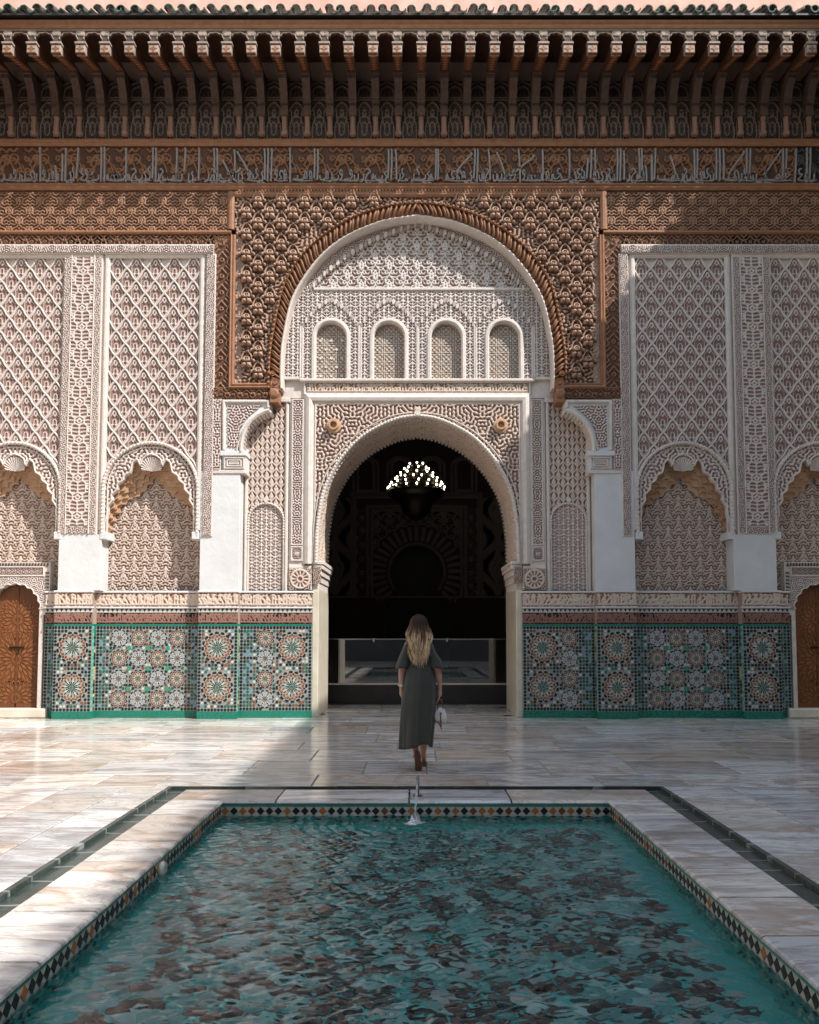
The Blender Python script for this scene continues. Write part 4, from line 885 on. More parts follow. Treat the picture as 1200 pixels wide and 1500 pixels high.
GL = {  # small letters, drawn right to left, unit = 10 px
 'w': [[(.2, .9), (-.2, 1.1), (-.45, .75), (-.1, .55), (.15, .8), (.1, .3), (-.6, -.1)]], 'r': [[(.2, .7), (.15, .2), (-.2, -.15), (-.7, -.2)]], 'n': [[(.45, .7), (.4, .1), (-.1, -.15), (-.5, .1), (-.55, .55)], [(-.05, .8), (.05, .9)]],
 's': [[(.9, .5), (.7, .05), (.5, .5), (.3, .05), (.1, .5), (-.1, .05), (-.5, .05)]], 'h': [[(-.6, 1.1), (0, 1.2), (.5, .9), (-.3, .5), (-.7, .0), (-.2, -.35), (.7, -.3)]], 'm': [[(.5, .1), (.1, .2), (-.1, .6), (-.4, .4), (-.2, .1), (-.6, .05)]],
 'e': [[(.2, 1.2), (-.3, 1.15), (-.25, .7), (.3, .6), (-.2, .25), (-.6, .1)]], 'S': [[(.9, .1), (.7, .7), (.1, 1.0), (-.4, .6), (.2, .15), (-.6, .1)]], 'b': [[(.8, .5), (.7, .1), (-.2, .0), (-.8, .15), (-.85, .5)], [(0, -.4), (.05, -.3)]], 'y': [[(.6, .9), (.1, .7), (.5, .35), (.2, -.15), (-.8, -.3), (-1.3, -.1), (1.2, -.35)]],
 'k': [[(.4, 1.5), (-.2, 1.1), (.35, .7), (.2, .1), (-.7, .05)]], 'f': [[(.3, .15), (.1, .7), (-.2, .9), (-.4, .6), (0, .35), (-.6, .1)], [(-.1, 1.3), (0, 1.4)]], '_': [[(.6, .05), (-.6, .05)]], 'H': [[(.3, .1), (.2, .8), (-.2, .9), (-.3, .4), (.2, .3), (-.4, .1)]]}
words = [(1196, 1168, 'rme'), (1160, 1112, 'emby'), (1109, 1082, 'nmer'), (1081, 1062, 'Sb_'), (1046, 1022, 'nefy'), (1016, 997, 'mbhr'), (996, 965, 'ms_b'), (945, 918, 'Hmhr'), (902, 886, 'mbhr'), (884, 868, 'yS'), (858, 838, 'Hey'), (832, 798, 'bemH'), (794, 765, 'nbssw'), (757, 722, 'wmsnn'), (716, 702, 'hmn'), (692, 652, 'yfSSm'), (636, 602, 'mybkr'), (598, 583, '_er'),
         (567, 528, 'ybmhr'), (526, 497, 'nwlw'), (495, 470, 'brHb'), (459, 430, 'HHb_'), (422, 402, 'wSw'), (386, 362, 'yemS'), (356, 342, 'yrf'), (338, 300, 'ymhr'), (288, 274, '_yr'), (268, 246, 'nsb'), (244, 230, 'bhr'), (222, 186, 'kybhm'), (182, 156, 'bnssm'), (144, 118, 'bywe'), (110, 100, 'ky'), (88, 62, 'rHrw'), (56, 2, 'rSdnrwmbr')]
def ribbon(mb, pts, wd, y): mb.sweep(pts, [(-wd, -.02), (-wd * .7, .022), (wd * .7, .022), (wd, -.02)], y)
used = set()
for (xr, xl_, gl) in words:
    mb = MB(); nG = len(gl)
    for i, (a, b, c, d) in enumerate(tall):
        if i not in used and xl_ - 9 <= c <= xr + 9:
            used.add(i); P = LP([(a - .8, b), (a, b + 3), ((a + c) / 2 + .4, (b + d) / 2), (c, d)], 0., -1); ribbon(mb, smooth_curve(P, 4), .019, .0)
    step = (xr - xl_) / nG
    for k, ch in enumerate(gl):
        cxp = xr - (k + .5) * step; g_ = GL.get(ch, GL['_']); sx = min(10.5, step * .72)
        for st_ in g_:
            P = LP([(cxp + u * sx * 1.1, 264 - v * 13.5) for u, v in st_], 0., -1); ribbon(mb, smooth_curve(P, 4), .014, .0)
    P = LP([(xr, 264.5), ((xr + xl_) / 2, 265.6), (xl_, 264)], 0., -1); ribbon(mb, smooth_curve(P, 4), .012, .003)
    mb.build('inscription_word', M['ink'], fz)
mb = MB()
for i, (a, b, c, d) in enumerate(tall):
    if i not in used: ribbon(mb, smooth_curve(LP([(a - .8, b), (a, b + 3), ((a + c) / 2, (b + d) / 2), (c, d)], 0., -1), 4), .023, .0)
if mb.v: mb.build('inscription_word', M['ink'], fz)
# ------------------------------------------------------------------ canopy: wall arcade, brackets, front arcade, tiles
EO = -1.1
zw0, zw1 = Z(203), Z(118)
arcs = mir([cr([(.08, 0), (.08, .40), (.14, .47), (.20, .50), (.26, .55), (.36, .60), (.5, .64)], 4), cr([(.2, .02), (.2, .2), (.3, .34), (.5, .42)], 4), cr([(.26, .5), (.3, .3), (.42, .22)], 4)]) + [arc(.5, .18, .12, 0, 360, 12), arc(.5, .44, .07, 0, 360), [(0, .68), (1, .68)], [(0, .72), (1, .72)]]
arcs += mir([cr([(.06, .74), (.1, .9), (.3, .96), (.5, .99)], 4), cr([(.2, .74), (.26, .86), (.5, .92)], 4)])
pitch = Wp(33.25, 200); hz_ = zw1 - zw0
T_arc = np.maximum(ridge(sdf_tile(arcs, hz_ / pitch), .026), .35 * laby(pitch, hz_, .06, 77))
ca = empty('canopy', parent=FA); NB_ = 37
xb0 = PX(17.5, 200) - pitch * 0
xk = [PX(52, 200) + pitch * (k - 2) for k in range(NB_ + 4)]; xk = [x for x in xk if -8.3 < x < 8.3]
relief('wall_arcade', ca, -xw, xw, zw0, zw1, .03, field(T_arc, pitch, hz_, xk[0], zw0), .04, M['wood_grey'], .0145)
zF = lambda py: Z(py, EO)
bw = Wp(7.0, 70, EO); cwid = Wp(5.0, 180)
# one bracket, then copies; profile lies in the (y, z) plane
def bracket(parent, x):
    b = empty('bracket', (x, 0, 0), parent=parent)
    mb = MB(); zs_ = [(.0, Z(203)), (.052, Z(202)), (.06, Z(198)), (.045, Z(195)), (.040, Z(179)), (.05, Z(176))]
    mb.lathe([(.012, zs_[0][1]), (.055, zs_[1][1]), (.062, zs_[2][1]), (.045, zs_[3][1]), (.045, zs_[4][1]), (.055, zs_[5][1])], (0, -.075, 0), 8); mb.build('colonnette', M['pinkish'], b)
    mb = MB(); hw = .066
    mb.box(-hw, hw, -.15, .02, Z(176), Z(165)); mb.box(-hw * .9, hw * .9, -.13, .02, Z(164.8), Z(160)); mb.box(-hw, hw, -.19, .02, Z(159.8), Z(154))
    prof = [(.02, Z(153.8)), (-.19, Z(153.8)), (-.23, Z(146)), (-.30, Z(138)), (-.36, Z(133)), (-.36, Z(128)), (.02, Z(118))]
    mb.prism(prof, -hw, hw, axis='x'); mb.box(-hw * 1.12, hw * 1.12, -.40, .0, Z(128), Z(124.5)); mb.build('corbel_step', M['grey_wood'], b)
    mb = MB(); za, zb3 = zF(78.5), zF(60); prof = [(.02, Z(118)), (-.39, Z(124.3)), (EO + .004, za), (EO + .004, zb3), (.02, zb3 + .02)]
    mb.prism(prof, -bw * .97, bw * .97, axis='x'); mb.build('beam', M['beam'], b)
    mb = MB(); n_ = 7
    for k in range(n_):     # carved, painted soffit of the beam
        t0, t1 = (k + .08) / n_, (k + .92) / n_; p0 = Vector((0, -.40, Z(124.3))).lerp(Vector((0, EO, za)), t0); p1 = Vector((0, -.40, Z(124.3))).lerp(Vector((0, EO, za)), t1); pm = (p0 + p1) / 2
        nn = Vector((0, -.6, -.8)).normalized(); ww_ = bw * .8
        mb.add([p0 + Vector((-ww_ * .3, 0, 0)), pm + Vector((-ww_, 0, 0)), p1 + Vector((-ww_ * .3, 0, 0)), p1 + Vector((ww_ * .3, 0, 0)), pm + Vector((ww_, 0, 0)), p0 + Vector((ww_ * .3, 0, 0)), pm + nn * .022], [(0, 1, 6), (1, 2, 6), (2, 3, 6), (3, 4, 6), (4, 5, 6), (5, 0, 6)])
    mb.build('soffit_carving', M['beam_under'], b)
    mb = MB(); mb.bbox(-bw * .98, bw * .98, EO - .012, EO + .08, zF(77.6), zF(66), .006); mb.bbox(-bw * 1.15, bw * 1.15, EO - .03, EO + .08, zF(64.8), zF(62), .006)
    st = [(.062 if k % 2 == 0 else .026) for k in range(8)]; mb2 = [(st[k] * math.sin(k * math.pi / 4), zF(71.5) + st[k] * math.cos(k * math.pi / 4)) for k in range(8)]
    mb.build('end_block', M['end_block'], b); m2 = MB(); m2.prism(mb2, EO - .02, EO - .011); m2.prism([(-bw, zF(77.5)), (bw, zF(77.5)), (bw, zF(76.6)), (-bw, zF(76.6))], EO - .018, EO - .011); m2.build('star', M['beam_under'], b)
    return b
fp = Wp(34.9, 60, EO); 
def copy_tree(o, parent, loc):
    c = inst(o, parent, loc)
    for ch in o.children: d_ = ch.copy(); COL.objects.link(d_); d_.parent = c
    return c
bk0 = bracket(ca, xk[0])
for x in xk[1:]: copy_tree(bk0, ca, (x, 0, 0))
# scalloped front arcade: one plate per gap
def arcade_plate():
    mb = MB(); hp = pitch / 2; gz0, gz1 = zF(63.5), zF(43); r_ = hp - bw * .92; lob_ = []
    cz_ = zF(59); 
    for k in range(0, 61):
        a = math.pi * k / 60; rr = r_ * (1.0 + .11 * abs(math.sin(a * 4.5 + .0))) ; lob_.append((-rr * math.cos(a) , cz_ + (rr * math.sin(a)) * .88))
    poly = [(-hp + .001, gz0), (-hp + .001, gz1), (hp - .001, gz1), (hp - .001, gz0), (lob_[-1][0], gz0)] + lob_[::-1] + [(lob_[0][0], gz0)]
    mb.prism(poly, EO, EO + .045)
    return mb, lob_, gz0, gz1
mb, lob_, gz0, gz1 = arcade_plate(); ap0 = mb.build('arcade_plate', M['grey_wood'], ca); ap0.location = (xk[0] + pitch / 2, 0, 0)
mb = MB(); c_ = np.array(lob_); mb.sweep(resample(c_ * [1.09, 1] + [0, .012], n=30), mould(.008, .014), EO - .001)
for q in (-1, 1):
    for rr in (.05, .025): mb.lathe([(rr * .7, -.016), (rr, -.008), (rr, .0)], (q * pitch * .5 * .86, EO, zF(49)), 10, 'y')
mb.sweep([(-pitch / 2, zF(44.5)), (pitch / 2, zF(44.5))], mould(.01, .02), EO); ar0 = mb.build('arcade_tracery', M['end_block'], ca); ar0.location = (xk[0] + pitch / 2, 0, 0)
ar0.parent = ap0; ar0.location = (0, 0, 0)
for x in xk[1:]:
    o = inst(ap0, ca, (x + pitch / 2, 0, 0)); c2 = ar0.copy(); COL.objects.link(c2); c2.parent = o
mb = MB(); xe = 8.3
mb.sweep([(-xe, zF(37.5)), (xe, zF(37.5))], [(-.062, -.1), (-.062, .02), (-.03, .035), (.0, .03), (.03, .06), (.06, .06), (.06, -.1)], EO); mb.build('fascia_board', M['wood_plain'], ca)
mb = MB(); mb.prism([(EO + .02, zF(43)), (EO + .02, zF(32)), (.3, zF(32) + .35), (.3, zF(43) + .28)], -xe, xe, axis='x'); mb.build('soffit_deck', M['beam'], ca)
# roof tiles
zt_ = zF(27); slope = .42
def rooftile(up):
    mb = MB(); V = []; F = []; nn = 9; r0 = .074 if up else .066; th = .016; L_ = .55
    for e in (0, 1):
        y = EO - .16 + e * L_; zz = e * L_ * slope
        for k in range(nn):
            a = math.pi * k / (nn - 1); sg = 1 if up else -1
            for rr in (r0, r0 - th): V.append((-rr * math.cos(a), y, zz + sg * rr * math.sin(a)))
    m_ = nn * 2
    for k in range(nn - 1):
        for q in (0, 1): F.append((k * 2 + q, k * 2 + 2 + q, m_ + k * 2 + 2 + q, m_ + k * 2 + q))
        F.append((k * 2, k * 2 + 2, k * 2 + 3, k * 2 + 1))
    mb.add(V, F); return mb
tp = Wp(21.0, 20, EO); o1 = rooftile(True).build('roof_tile', M['rooftile'], ca); o2 = rooftile(False).build('pan_tile', M['rooftile'], ca)
nT = int(2 * 7.9 / tp); x = -7.9
for k in range(nT):
    jx, jz = random.uniform(-.012, .012), random.uniform(-.012, .012); rot = (0, random.uniform(-.1, .1), random.uniform(-.05, .05))
    for src, dx, dz in ((o1, 0, .058), (o2, tp / 2, .062)):
        if k == 0: src.location = (x + dx, 0, zt_ + dz)
        else: inst(src, ca, (x + dx + jx + tp * k, 0, zt_ + dz + jz), rot)
mb = MB(); mb.prism([(EO - .13, zt_ - .035), (EO - .13, zt_ - .005), (.9, zt_ + 1.0 * slope), (.9, zt_ + .95 * slope - .05)], -8.3, 8.3, axis='x'); mb.build('roof_deck', M['black'], ca)
mb = MB(); mb.box(-9, 9, .85, 1.3, ZTOP - .6, 16); mb.build('pink_parapet', M['pink'], FA)
# ------------------------------------------------------------------ side doors
for s in (-1, 1):
    dr = empty('door', parent=FA); xc = s * XB2; y = .33; zb_ = .17; hw = .405
    zc = Z(893, .5); rr = hw; ztop = zc + rr
    path = np.array([(xc - hw, zb_)] + [(xc - hw * math.cos(a), zc + rr * .98 * math.sin(a)) for a in np.linspace(0, math.pi, 30)] + [(xc + hw, zb_)])
    for q in (-1, 1):
        pts = [(xc + q * .004, zb_), (xc + q * hw, zb_)] + [(xc + q * hw * math.cos(a), zc + rr * math.sin(a)) for a in np.linspace(0, math.pi / 2 - .01, 14)]
        mb = MB(); mb.prism(pts, y, y + .06); mb.build('door_leaf', M['door_wood'], dr)
    # star inlay: petals as raised slips
    for (az, n_, r1) in ((zb_ + .83, 16, .36), (zb_ + .16, 16, .30), (zb_ + 1.52, 16, .28)):
        mb = MB()
        for k in range(n_):
            a = 2 * math.pi * k / n_
            for (ra, rb_, wdt, ph) in ((.03, .10, .012, .5), (.11, .24, .026, 0), (.2, r1, .022, .5), (.27, r1 * 1.12, .018, 0), (.30, r1 * 1.3, .014, .25), (.30, r1 * 1.3, .014, .75)):
                pp = [(xc + u, az + v) for u, v in petal(ra, rb_, wdt, a + ph * 2 * math.pi / n_, .6)]
                if all(abs(u - xc) < hw - .02 and zb_ + .03 < v and math.hypot(u - xc, max(0, v - zc)) < rr - .02 for u, v in pp): mb.prism(pp, y - .008, y + .002)
        mb.build('star_inlay', M['door_inlay'], dr)
    mb = MB(); mb.box(xc - hw, xc + hw, y - .012, y + .02, zb_, zb_ + .07); mb.box(xc - .012, xc + .012, y - .012, y, zb_, ztop - .02); mb.build('rail', M['door_wood'], dr)
    mb = MB(); mb.box(xc - .12, xc + .13, y - .035, y - .005, zb_ + 1.02, zb_ + 1.05); mb.lathe([(.004, -.04), (.02, -.03), (.022, 0)], (xc + .02, y, zb_ + .94), 8, 'y'); mb.build('latch', M['bronze'], dr)
    # carved stucco surround
    sb = empty('door_surround', parent=FA); o2x = Wp(50, 850, .3); zs0, zs1 = 0.02, Z(824, .3); yf = .21
    sc_ = [(xc - (hw + .02 + .03 * abs(math.sin(a * 9))) * math.cos(a), zc + (rr + .02 + .03 * abs(math.sin(a * 9))) * math.sin(a)) for a in np.linspace(0, math.pi, 110)]
    mb = MB(); inn = [(xc - hw - .02, zs0)] + sc_ + [(xc + hw + .02, zs0)]
    mb.prism([(xc - hw - .09, zs0), (xc - hw - .09, zc - .1), (xc - o2x, zc - .1), (xc - o2x, zs1), (xc + o2x, zs1), (xc + o2x, zc - .1), (xc + hw + .09, zc - .1), (xc + hw + .09, zs0)] + inn[::-1], yf, y + .05); mb.build('surround_slab', M['cream'], sb)
    scp = np.array(sc_); relief('surround_carving', sb, xc - hw - .1, xc + hw + .1, zc, Z(846, .3), yf - .004, field(L_fine, .36, .36), .014, M['stucco_w'], .010, lambda X, Zz: ~inpoly(X, Zz, np.vstack([scp, [[xc + hw, 0], [xc - hw, 0]]])))
    relief('surround_carving', sb, xc - hw - .06, xc + hw + .06, Z(842, .3), Z(832, .3), yf - .004, field(T_int, .1, Z(832, .3) - Z(842, .3), 0, Z(842, .3)), .014, M['stucco'], .010)
    mb = MB(); 
    for (a, b, c, d) in ((xc - o2x + .03, Z(830.5, .3), xc + o2x - .03, Z(825.5, .3)),):
        n_ = 22
        for k in range(n_): x = a + (k + .5) * (c - a) / n_; mb.prism([(x - .02, b), (x + .016, b), (x + .022, d), (x - .008, d)], yf - .012, yf)
    mb.build('surround_tracery', M['grey_wood'], sb)
    for q in (-1, 1):
        mb = MB()
        for k in range(9): z = Z(838, .3) - k * .062; x = xc + q * (o2x - .05); mb.prism([(x - .03, z), (x + .03, z - .012), (x + .03, z - .04), (x - .03, z - .03)], yf - .012, yf)
        mb.build('surround_tracery', M['grey_wood'], sb)
    mb = MB(); mb.sweep(np.array(sc_), mould(.012, .03), yf); mb.sweep([(xc - hw - .08, Z(844, .3)), (xc - hw - .08, Z(831.3, .3)), (xc + hw + .08, Z(831.3, .3)), (xc + hw + .08, Z(844, .3))], mould(.012, .025), yf, closed=True); mb.build('surround_moulding', M['cream'], sb)
    mb = MB(); mb.bbox(xc - .62, xc + .62, .12, .5, .002, .165, .02); mb.build('door_step', M['jamb'], sb)
# ================================================================== courtyard floor, pool
PXI, PY0, PY1 = 1.72, 1.3, GP(606, 1173).y      # pool inner edge
CXO, CYO = 2.17, GP(606, 1157).y; HXO, HYO = 2.38, GP(606, 1152.5).y
YF1 = D + PO + WB - .35 + .85; XF = 8.3; YB = -7.
def ringbox(mb, X0, X1, Y0, Y1, x0, x1, y0, y1, z0, z1):
    mb.box(X0, x0, Y0, Y1, z0, z1); mb.box(x1, X1, Y0, Y1, z0, z1); mb.box(x0, x1, Y0, y0, z0, z1); mb.box(x0, x1, y1, Y1, z0, z1)
mb = MB(); ringbox(mb, -30, 30, -30, 60, -HXO, HXO, PY0 - .66, HYO, -.6, -.008); FL = mb.build('courtyard_floor', M['joint']); FL['kind'] = 'structure'
def slab_obj(x0, x1, y0, y1, z, th, mat, parent, name='marble_slab', b=.004):
    cx_, cy_ = (x0 + x1) / 2, (y0 + y1) / 2; a, c = (x1 - x0) / 2, (y1 - y0) / 2
    V = [(-a, -c, -th), (a, -c, -th), (a, c, -th), (-a, c, -th), (-a, -c, -b), (a, -c, -b), (a, c, -b), (-a, c, -b), (-a + b, -c + b, 0), (a - b, -c + b, 0), (a - b, c - b, 0), (-a + b, c - b, 0)]
    F = [(8, 9, 10, 11), (4, 5, 9, 8), (5, 6, 10, 9), (6, 7, 11, 10), (7, 4, 8, 11), (0, 1, 5, 4), (1, 2, 6, 5), (2, 3, 7, 6), (3, 0, 4, 7)]
    o = mesh_np(name, V, F, mat, parent); o.location = (cx_, cy_, z); o.rotation_euler = (random.uniform(-.0012, .0012), random.uniform(-.0012, .0012), 0); return o
g = random.Random(3); stuffmb = MB(); J = .008
def place_slab(x0, x1, y0, y1):
    x0, x1, y0, y1 = x0 + J, x1 - J, y0 + J, y1 - J
    if x1 - x0 < .05 or y1 - y0 < .05: return
    ym = (y0 + y1) / 2; vis = y1 > 3.0 and min(abs(x0), abs(x1)) < .495 * y1 + .3 if x0 * x1 > 0 else y1 > 3.0
    if ym > D + .3 and max(abs(x0), abs(x1)) > 2.6: vis = False
    z = g.uniform(-.0012, .0012)
    if vis: slab_obj(x0, x1, y0, y1, z, .03, M['marble'], FL)
    else: stuffmb.box(x0, x1, y0, y1, -.03, z)
def courses(x0, x1, y0, y1, along, lo=.62, hi=.98, wl=.95, wh=1.75):
    a0, a1, b0_, b1 = (y0, y1, x0, x1) if along == 'x' else (x0, x1, y0, y1)
    a = a0
    while a < a1 - .01:
        h_ = g.uniform(lo, hi); e = min(a1, a + h_)
        if a1 - e < .3: e = a1
        b = b0_ - g.uniform(0, .6)
        while b < b1 - .01:
            w_ = g.choice((g.uniform(wl, wh), g.uniform(wl, wh), g.uniform(.5, .9))); f = min(b1, b + w_)
            if b1 - f < .2: f = b1
            bb0 = max(b, b0_)
            if f > bb0:
                if along == 'x': place_slab(bb0, f, a, e)
                else: place_slab(a, e, bb0, f)
            b = f
        a = e
courses(-XF, XF, HYO, D + .28, 'x')
courses(-1.85, 1.85, D + .28, YF1, 'x', .45, .6)
for s in (-1, 1):
    x0, x1 = sp(s, HXO, XF); courses(x0, x1, PY0 - .66, HYO, 'y', .55, .85, .9, 1.7)
courses(-XF, XF, YB, PY0 - .66, 'x')
o = stuffmb.build('slab_field', M['marble'], FL, kind='stuff')
# dark marble drain channel with raised lip
CH_ = MB(); ringbox(CH_, -HXO + .002, HXO - .002, PY0 - .658, HYO - .002, -CXO, CXO, PY0 - .45, CYO, -.5, -.028); ch = CH_.build('drain_channel', M['marble_dark']); ch['kind'] = 'structure'
lip = MB(); lw = .045; ringbox(lip, -HXO + .004, HXO - .004, PY0 - .65, HYO - .004, -HXO + lw, HXO - lw, PY0 - .62, HYO - lw * .7, -.026, .006); lip.build('channel_lip', M['marble_dark'], ch)
# coping slabs with rounded nosing
COP = MB(); ringbox(COP, -CXO + .002, CXO - .002, PY0 - .448, CYO - .002, -PXI - .06, PXI + .06, PY0 - .06, PY1 + .06, -.9, -.05); COP = COP.build('pool_coping', M['joint']); COP['kind'] = 'structure'
def coping(x0, x1, y0, y1, edge):
    # cross-section runs from outside to the nosing over the water; swept along the pool side
    if edge in 'lr':
        s = -1 if edge == 'l' else 1; prof = [(s * CXO, -.05), (s * CXO, -.003), (s * (CXO - .004), .002), (s * (PXI - .005), .002), (s * (PXI - .018), -.006), (s * (PXI - .022), -.018), (s * (PXI - .016), -.03), (s * (PXI), -.034), (s * PXI, -.05)]
        V = [(x - (x0 + x1) / 2, y - (y0 + y1) / 2, z) for y in (y0 + J, y1 - J) for x, z in prof]
    else:
        prof = [(CYO, -.05), (CYO, -.003), (CYO - .004, .002), (PY1 - .005, .002), (PY1 - .018, -.006), (PY1 - .022, -.018), (PY1 - .016, -.03), (PY1, -.034), (PY1, -.05)]
        V = [(x - (x0 + x1) / 2, y - (y0 + y1) / 2, z) for x in (x0 + J, x1 - J) for y, z in prof]
    n = len(prof); F = [(i, i + 1, n + i + 1, n + i) for i in range(n - 1)] + [tuple(range(n)), tuple(range(2 * n - 1, n - 1, -1))]
    o = mesh_np('coping_slab', V, F, M['marble'], COP); o.location = ((x0 + x1) / 2, (y0 + y1) / 2, 0)
for e, s in (('l', -1), ('r', 1)):
    y = PY1
    while y > PY0 - .4:
        w_ = g.uniform(.55, 1.05); x0, x1 = sp(s, PXI, CXO); coping(x0, x1, max(PY0 - .44, y - w_), y, e); y -= w_
x = -CXO
while x < CXO - .01:
    w_ = g.uniform(.75, 1.2); f = min(CXO, x + w_); f = CXO if CXO - f < .4 else f
    coping(x, f, 0, 0, 'f') if False else None
    prof = [(CYO, -.05), (CYO, -.003), (CYO - .004, .002), (PY1 + J, .002), (PY1 + J - .013, -.006), (PY1 - .018, -.018), (PY1 - .012, -.03), (PY1 + .002, -.034), (PY1 + .002, -.05)]
    a0, a1 = x + J, f - J; cxm = (a0 + a1) / 2; n = len(prof)
    V = [(xx - cxm, y - PY1, z) for xx in (a0, a1) for y, z in prof]; F = [(i, n + i, n + i + 1, i + 1) for i in range(n - 1)] + [tuple(range(n - 1, -1, -1)), tuple(range(n, 2 * n))]
    o = mesh_np('coping_slab', V, F, M['marble'], COP); o.location = (cxm, PY1, 0); x = f
# pool basin
WZ, BZ = -.125, -.46
TURQ = (.05, .44, .41); PBLK = (.016, .016, .018); POR = (.42, .15, .04); PWH = (.58, .56, .50)
mb = MB()
mb.box(-PXI - .05, PXI + .05, PY0 - .05, PY1 + .05, BZ - .1, BZ, TURQ)
for (x0, x1, y0, y1) in ((-PXI - .05, -PXI, PY0, PY1), (PXI, PXI + .05, PY0, PY1), (-PXI, PXI, PY1, PY1 + .05), (-PXI, PXI, PY0 - .05, PY0)):
    mb.box(x0, x1, y0, y1, BZ, -.155, TURQ); mb.box(x0, x1, y0, y1, -.155, -.048, PWH)
for (x0, x1, y0, y1) in ((-PXI, -PXI + .004, PY0, PY1), (PXI - .004, PXI, PY0, PY1), (-PXI, PXI, PY1 - .004, PY1)): mb.box(x0, x1, y0, y1, -.052, -.034, (.05, .33, .27))
PB = mb.build('pool_basin', M['pooltile']); PB['kind'] = 'structure'
dm = {}
def diamond(col, rot):
    key = (col, rot)
    if key in dm: return dm[key]
    m_ = MB(); hw, hh, t = .0355, .0355, .004
    if rot == 'f': V = [(-hw, -t, 0), (0, -t, -hh), (hw, -t, 0), (0, -t, hh), (-hw, 0, 0), (0, 0, -hh), (hw, 0, 0), (0, 0, hh)]
    else:
        q = 1 if rot == 'l' else -1; V = [(q * t, -q * -hw, 0), (q * t, 0, -hh), (q * t, -q * hw, 0), (q * t, 0, hh), (0, -q * -hw, 0), (0, 0, -hh), (0, -q * hw, 0), (0, 0, hh)]
    m_.add(V, [(0, 1, 2, 3), (0, 4, 5, 1), (1, 5, 6, 2), (2, 6, 7, 3), (3, 7, 4, 0)], col); o = m_.build('diamond_tile', M['pooltile'], PB); dm[key] = o; o.location = (0, 0, -99); return o
dmu = set(); und = MB()
def put_d(rot, x, y, z):
    c = PBLK if g.random() < .68 else (POR if g.random() < .75 else BRN); o = diamond(c, rot)
    if (c, rot) in dmu: inst(o, PB, (x, y, z))
    else: o.location = (x, y, z); dmu.add((c, rot))
nD = 44; dd = 2 * PXI / nD
for k in range(nD): put_d('f', -PXI + (k + .5) * dd, PY1, -.09)
for rot, x in (('l', -PXI), ('r', PXI)):
    k = 0
    while True:
        y = PY1 - (k + .5) * dd; k += 1
        if y < 2.6: break
        put_d(rot, x, y, -.09)
# rows of diamonds under the water line
for r_ in range(3):
    z = -.175 - r_ * .072
    for k in range(nD):
        x = -PXI + (k + (.5 if r_ % 2 == 0 else 1)) * dd; c = g.choice((PBLK, PWH, (.06, .30, .26), PBLK)); und.add([(x - .034, PY1 - .003, z), (x, PY1 - .003, z - .034), (x + .034, PY1 - .003, z), (x, PY1 - .003, z + .034)], [(0, 1, 2, 3)], c)
    for q, x in ((1, -PXI + .003), (-1, PXI - .003)):
        for k in range(68):
            y = PY1 - (k + .5 + .5 * (r_ % 2)) * dd; c = g.choice((PBLK, PWH, (.06, .30, .26), PBLK)); und.add([(x, y + .034, z), (x, y, z - .034), (x, y - .034, z), (x, y, z + .034)], [(0, 1, 2, 3)], c)
und.build('submerged_tiles', M['pooltile'], PB, kind='stuff')
# mosaic of rounded stones on the pool bottom
stones = []; ph, pv = .128, .098; row = 0; y = PY0 + .26
while y < PY1 - .18:
    x = -PXI + .19 + (row % 2) * ph / 2
    while x < PXI - .16: stones.append((x + g.uniform(-.018, .018), y + g.uniform(-.012, .012))); x += ph
    y += pv * .80; row += 1
scol = [(.24, .46, .44), (.36, .54, .52), (.14, .36, .35), (.09, .28, .27), (.20, .40, .38), (.055, .045, .05), (.03, .034, .04), (.075, .06, .065), (.11, .07, .062), (.02, .026, .03), (.30, .36, .34), (.04, .07, .075)]
protos = {}
vis_st = sorted([p for p in stones if p[1] > 3.3], key=lambda p: p[1])[:300]; vset = set(vis_st); rest = MB()
def stone_poly():
    a0 = g.uniform(0, 6); return [(.064 * g.uniform(.82, 1.14) * math.cos(a0 + k * .785), .050 * g.uniform(.82, 1.14) * math.sin(a0 + k * .785)) for k in range(8)]
for p in stones:
    c = g.choice(scol)
    if p in vset:
        key = (c, g.randrange(3))
        if key not in protos:
            m_ = MB(); P = stone_poly(); m_.add([(a, b, .0) for a, b in P] + [(a * .9, b * .9, .012) for a, b in P], [tuple(range(8, 16))] + [(i, (i + 1) % 8, 8 + (i + 1) % 8, 8 + i) for i in range(8)], c)
            o = m_.build('pool_stone', M['pooltile'], PB); o.location = (p[0], p[1], BZ); protos[key] = o
        else: inst(protos[key], PB, (p[0], p[1], BZ), (0, 0, g.uniform(-.15, .15)))
    else:
        P = stone_poly(); rest.add([(p[0] + a, p[1] + b, BZ + .008) for a, b in P], [tuple(range(8))], c)
rest.build('stone_bed', M['pooltile'], PB, kind='stuff')
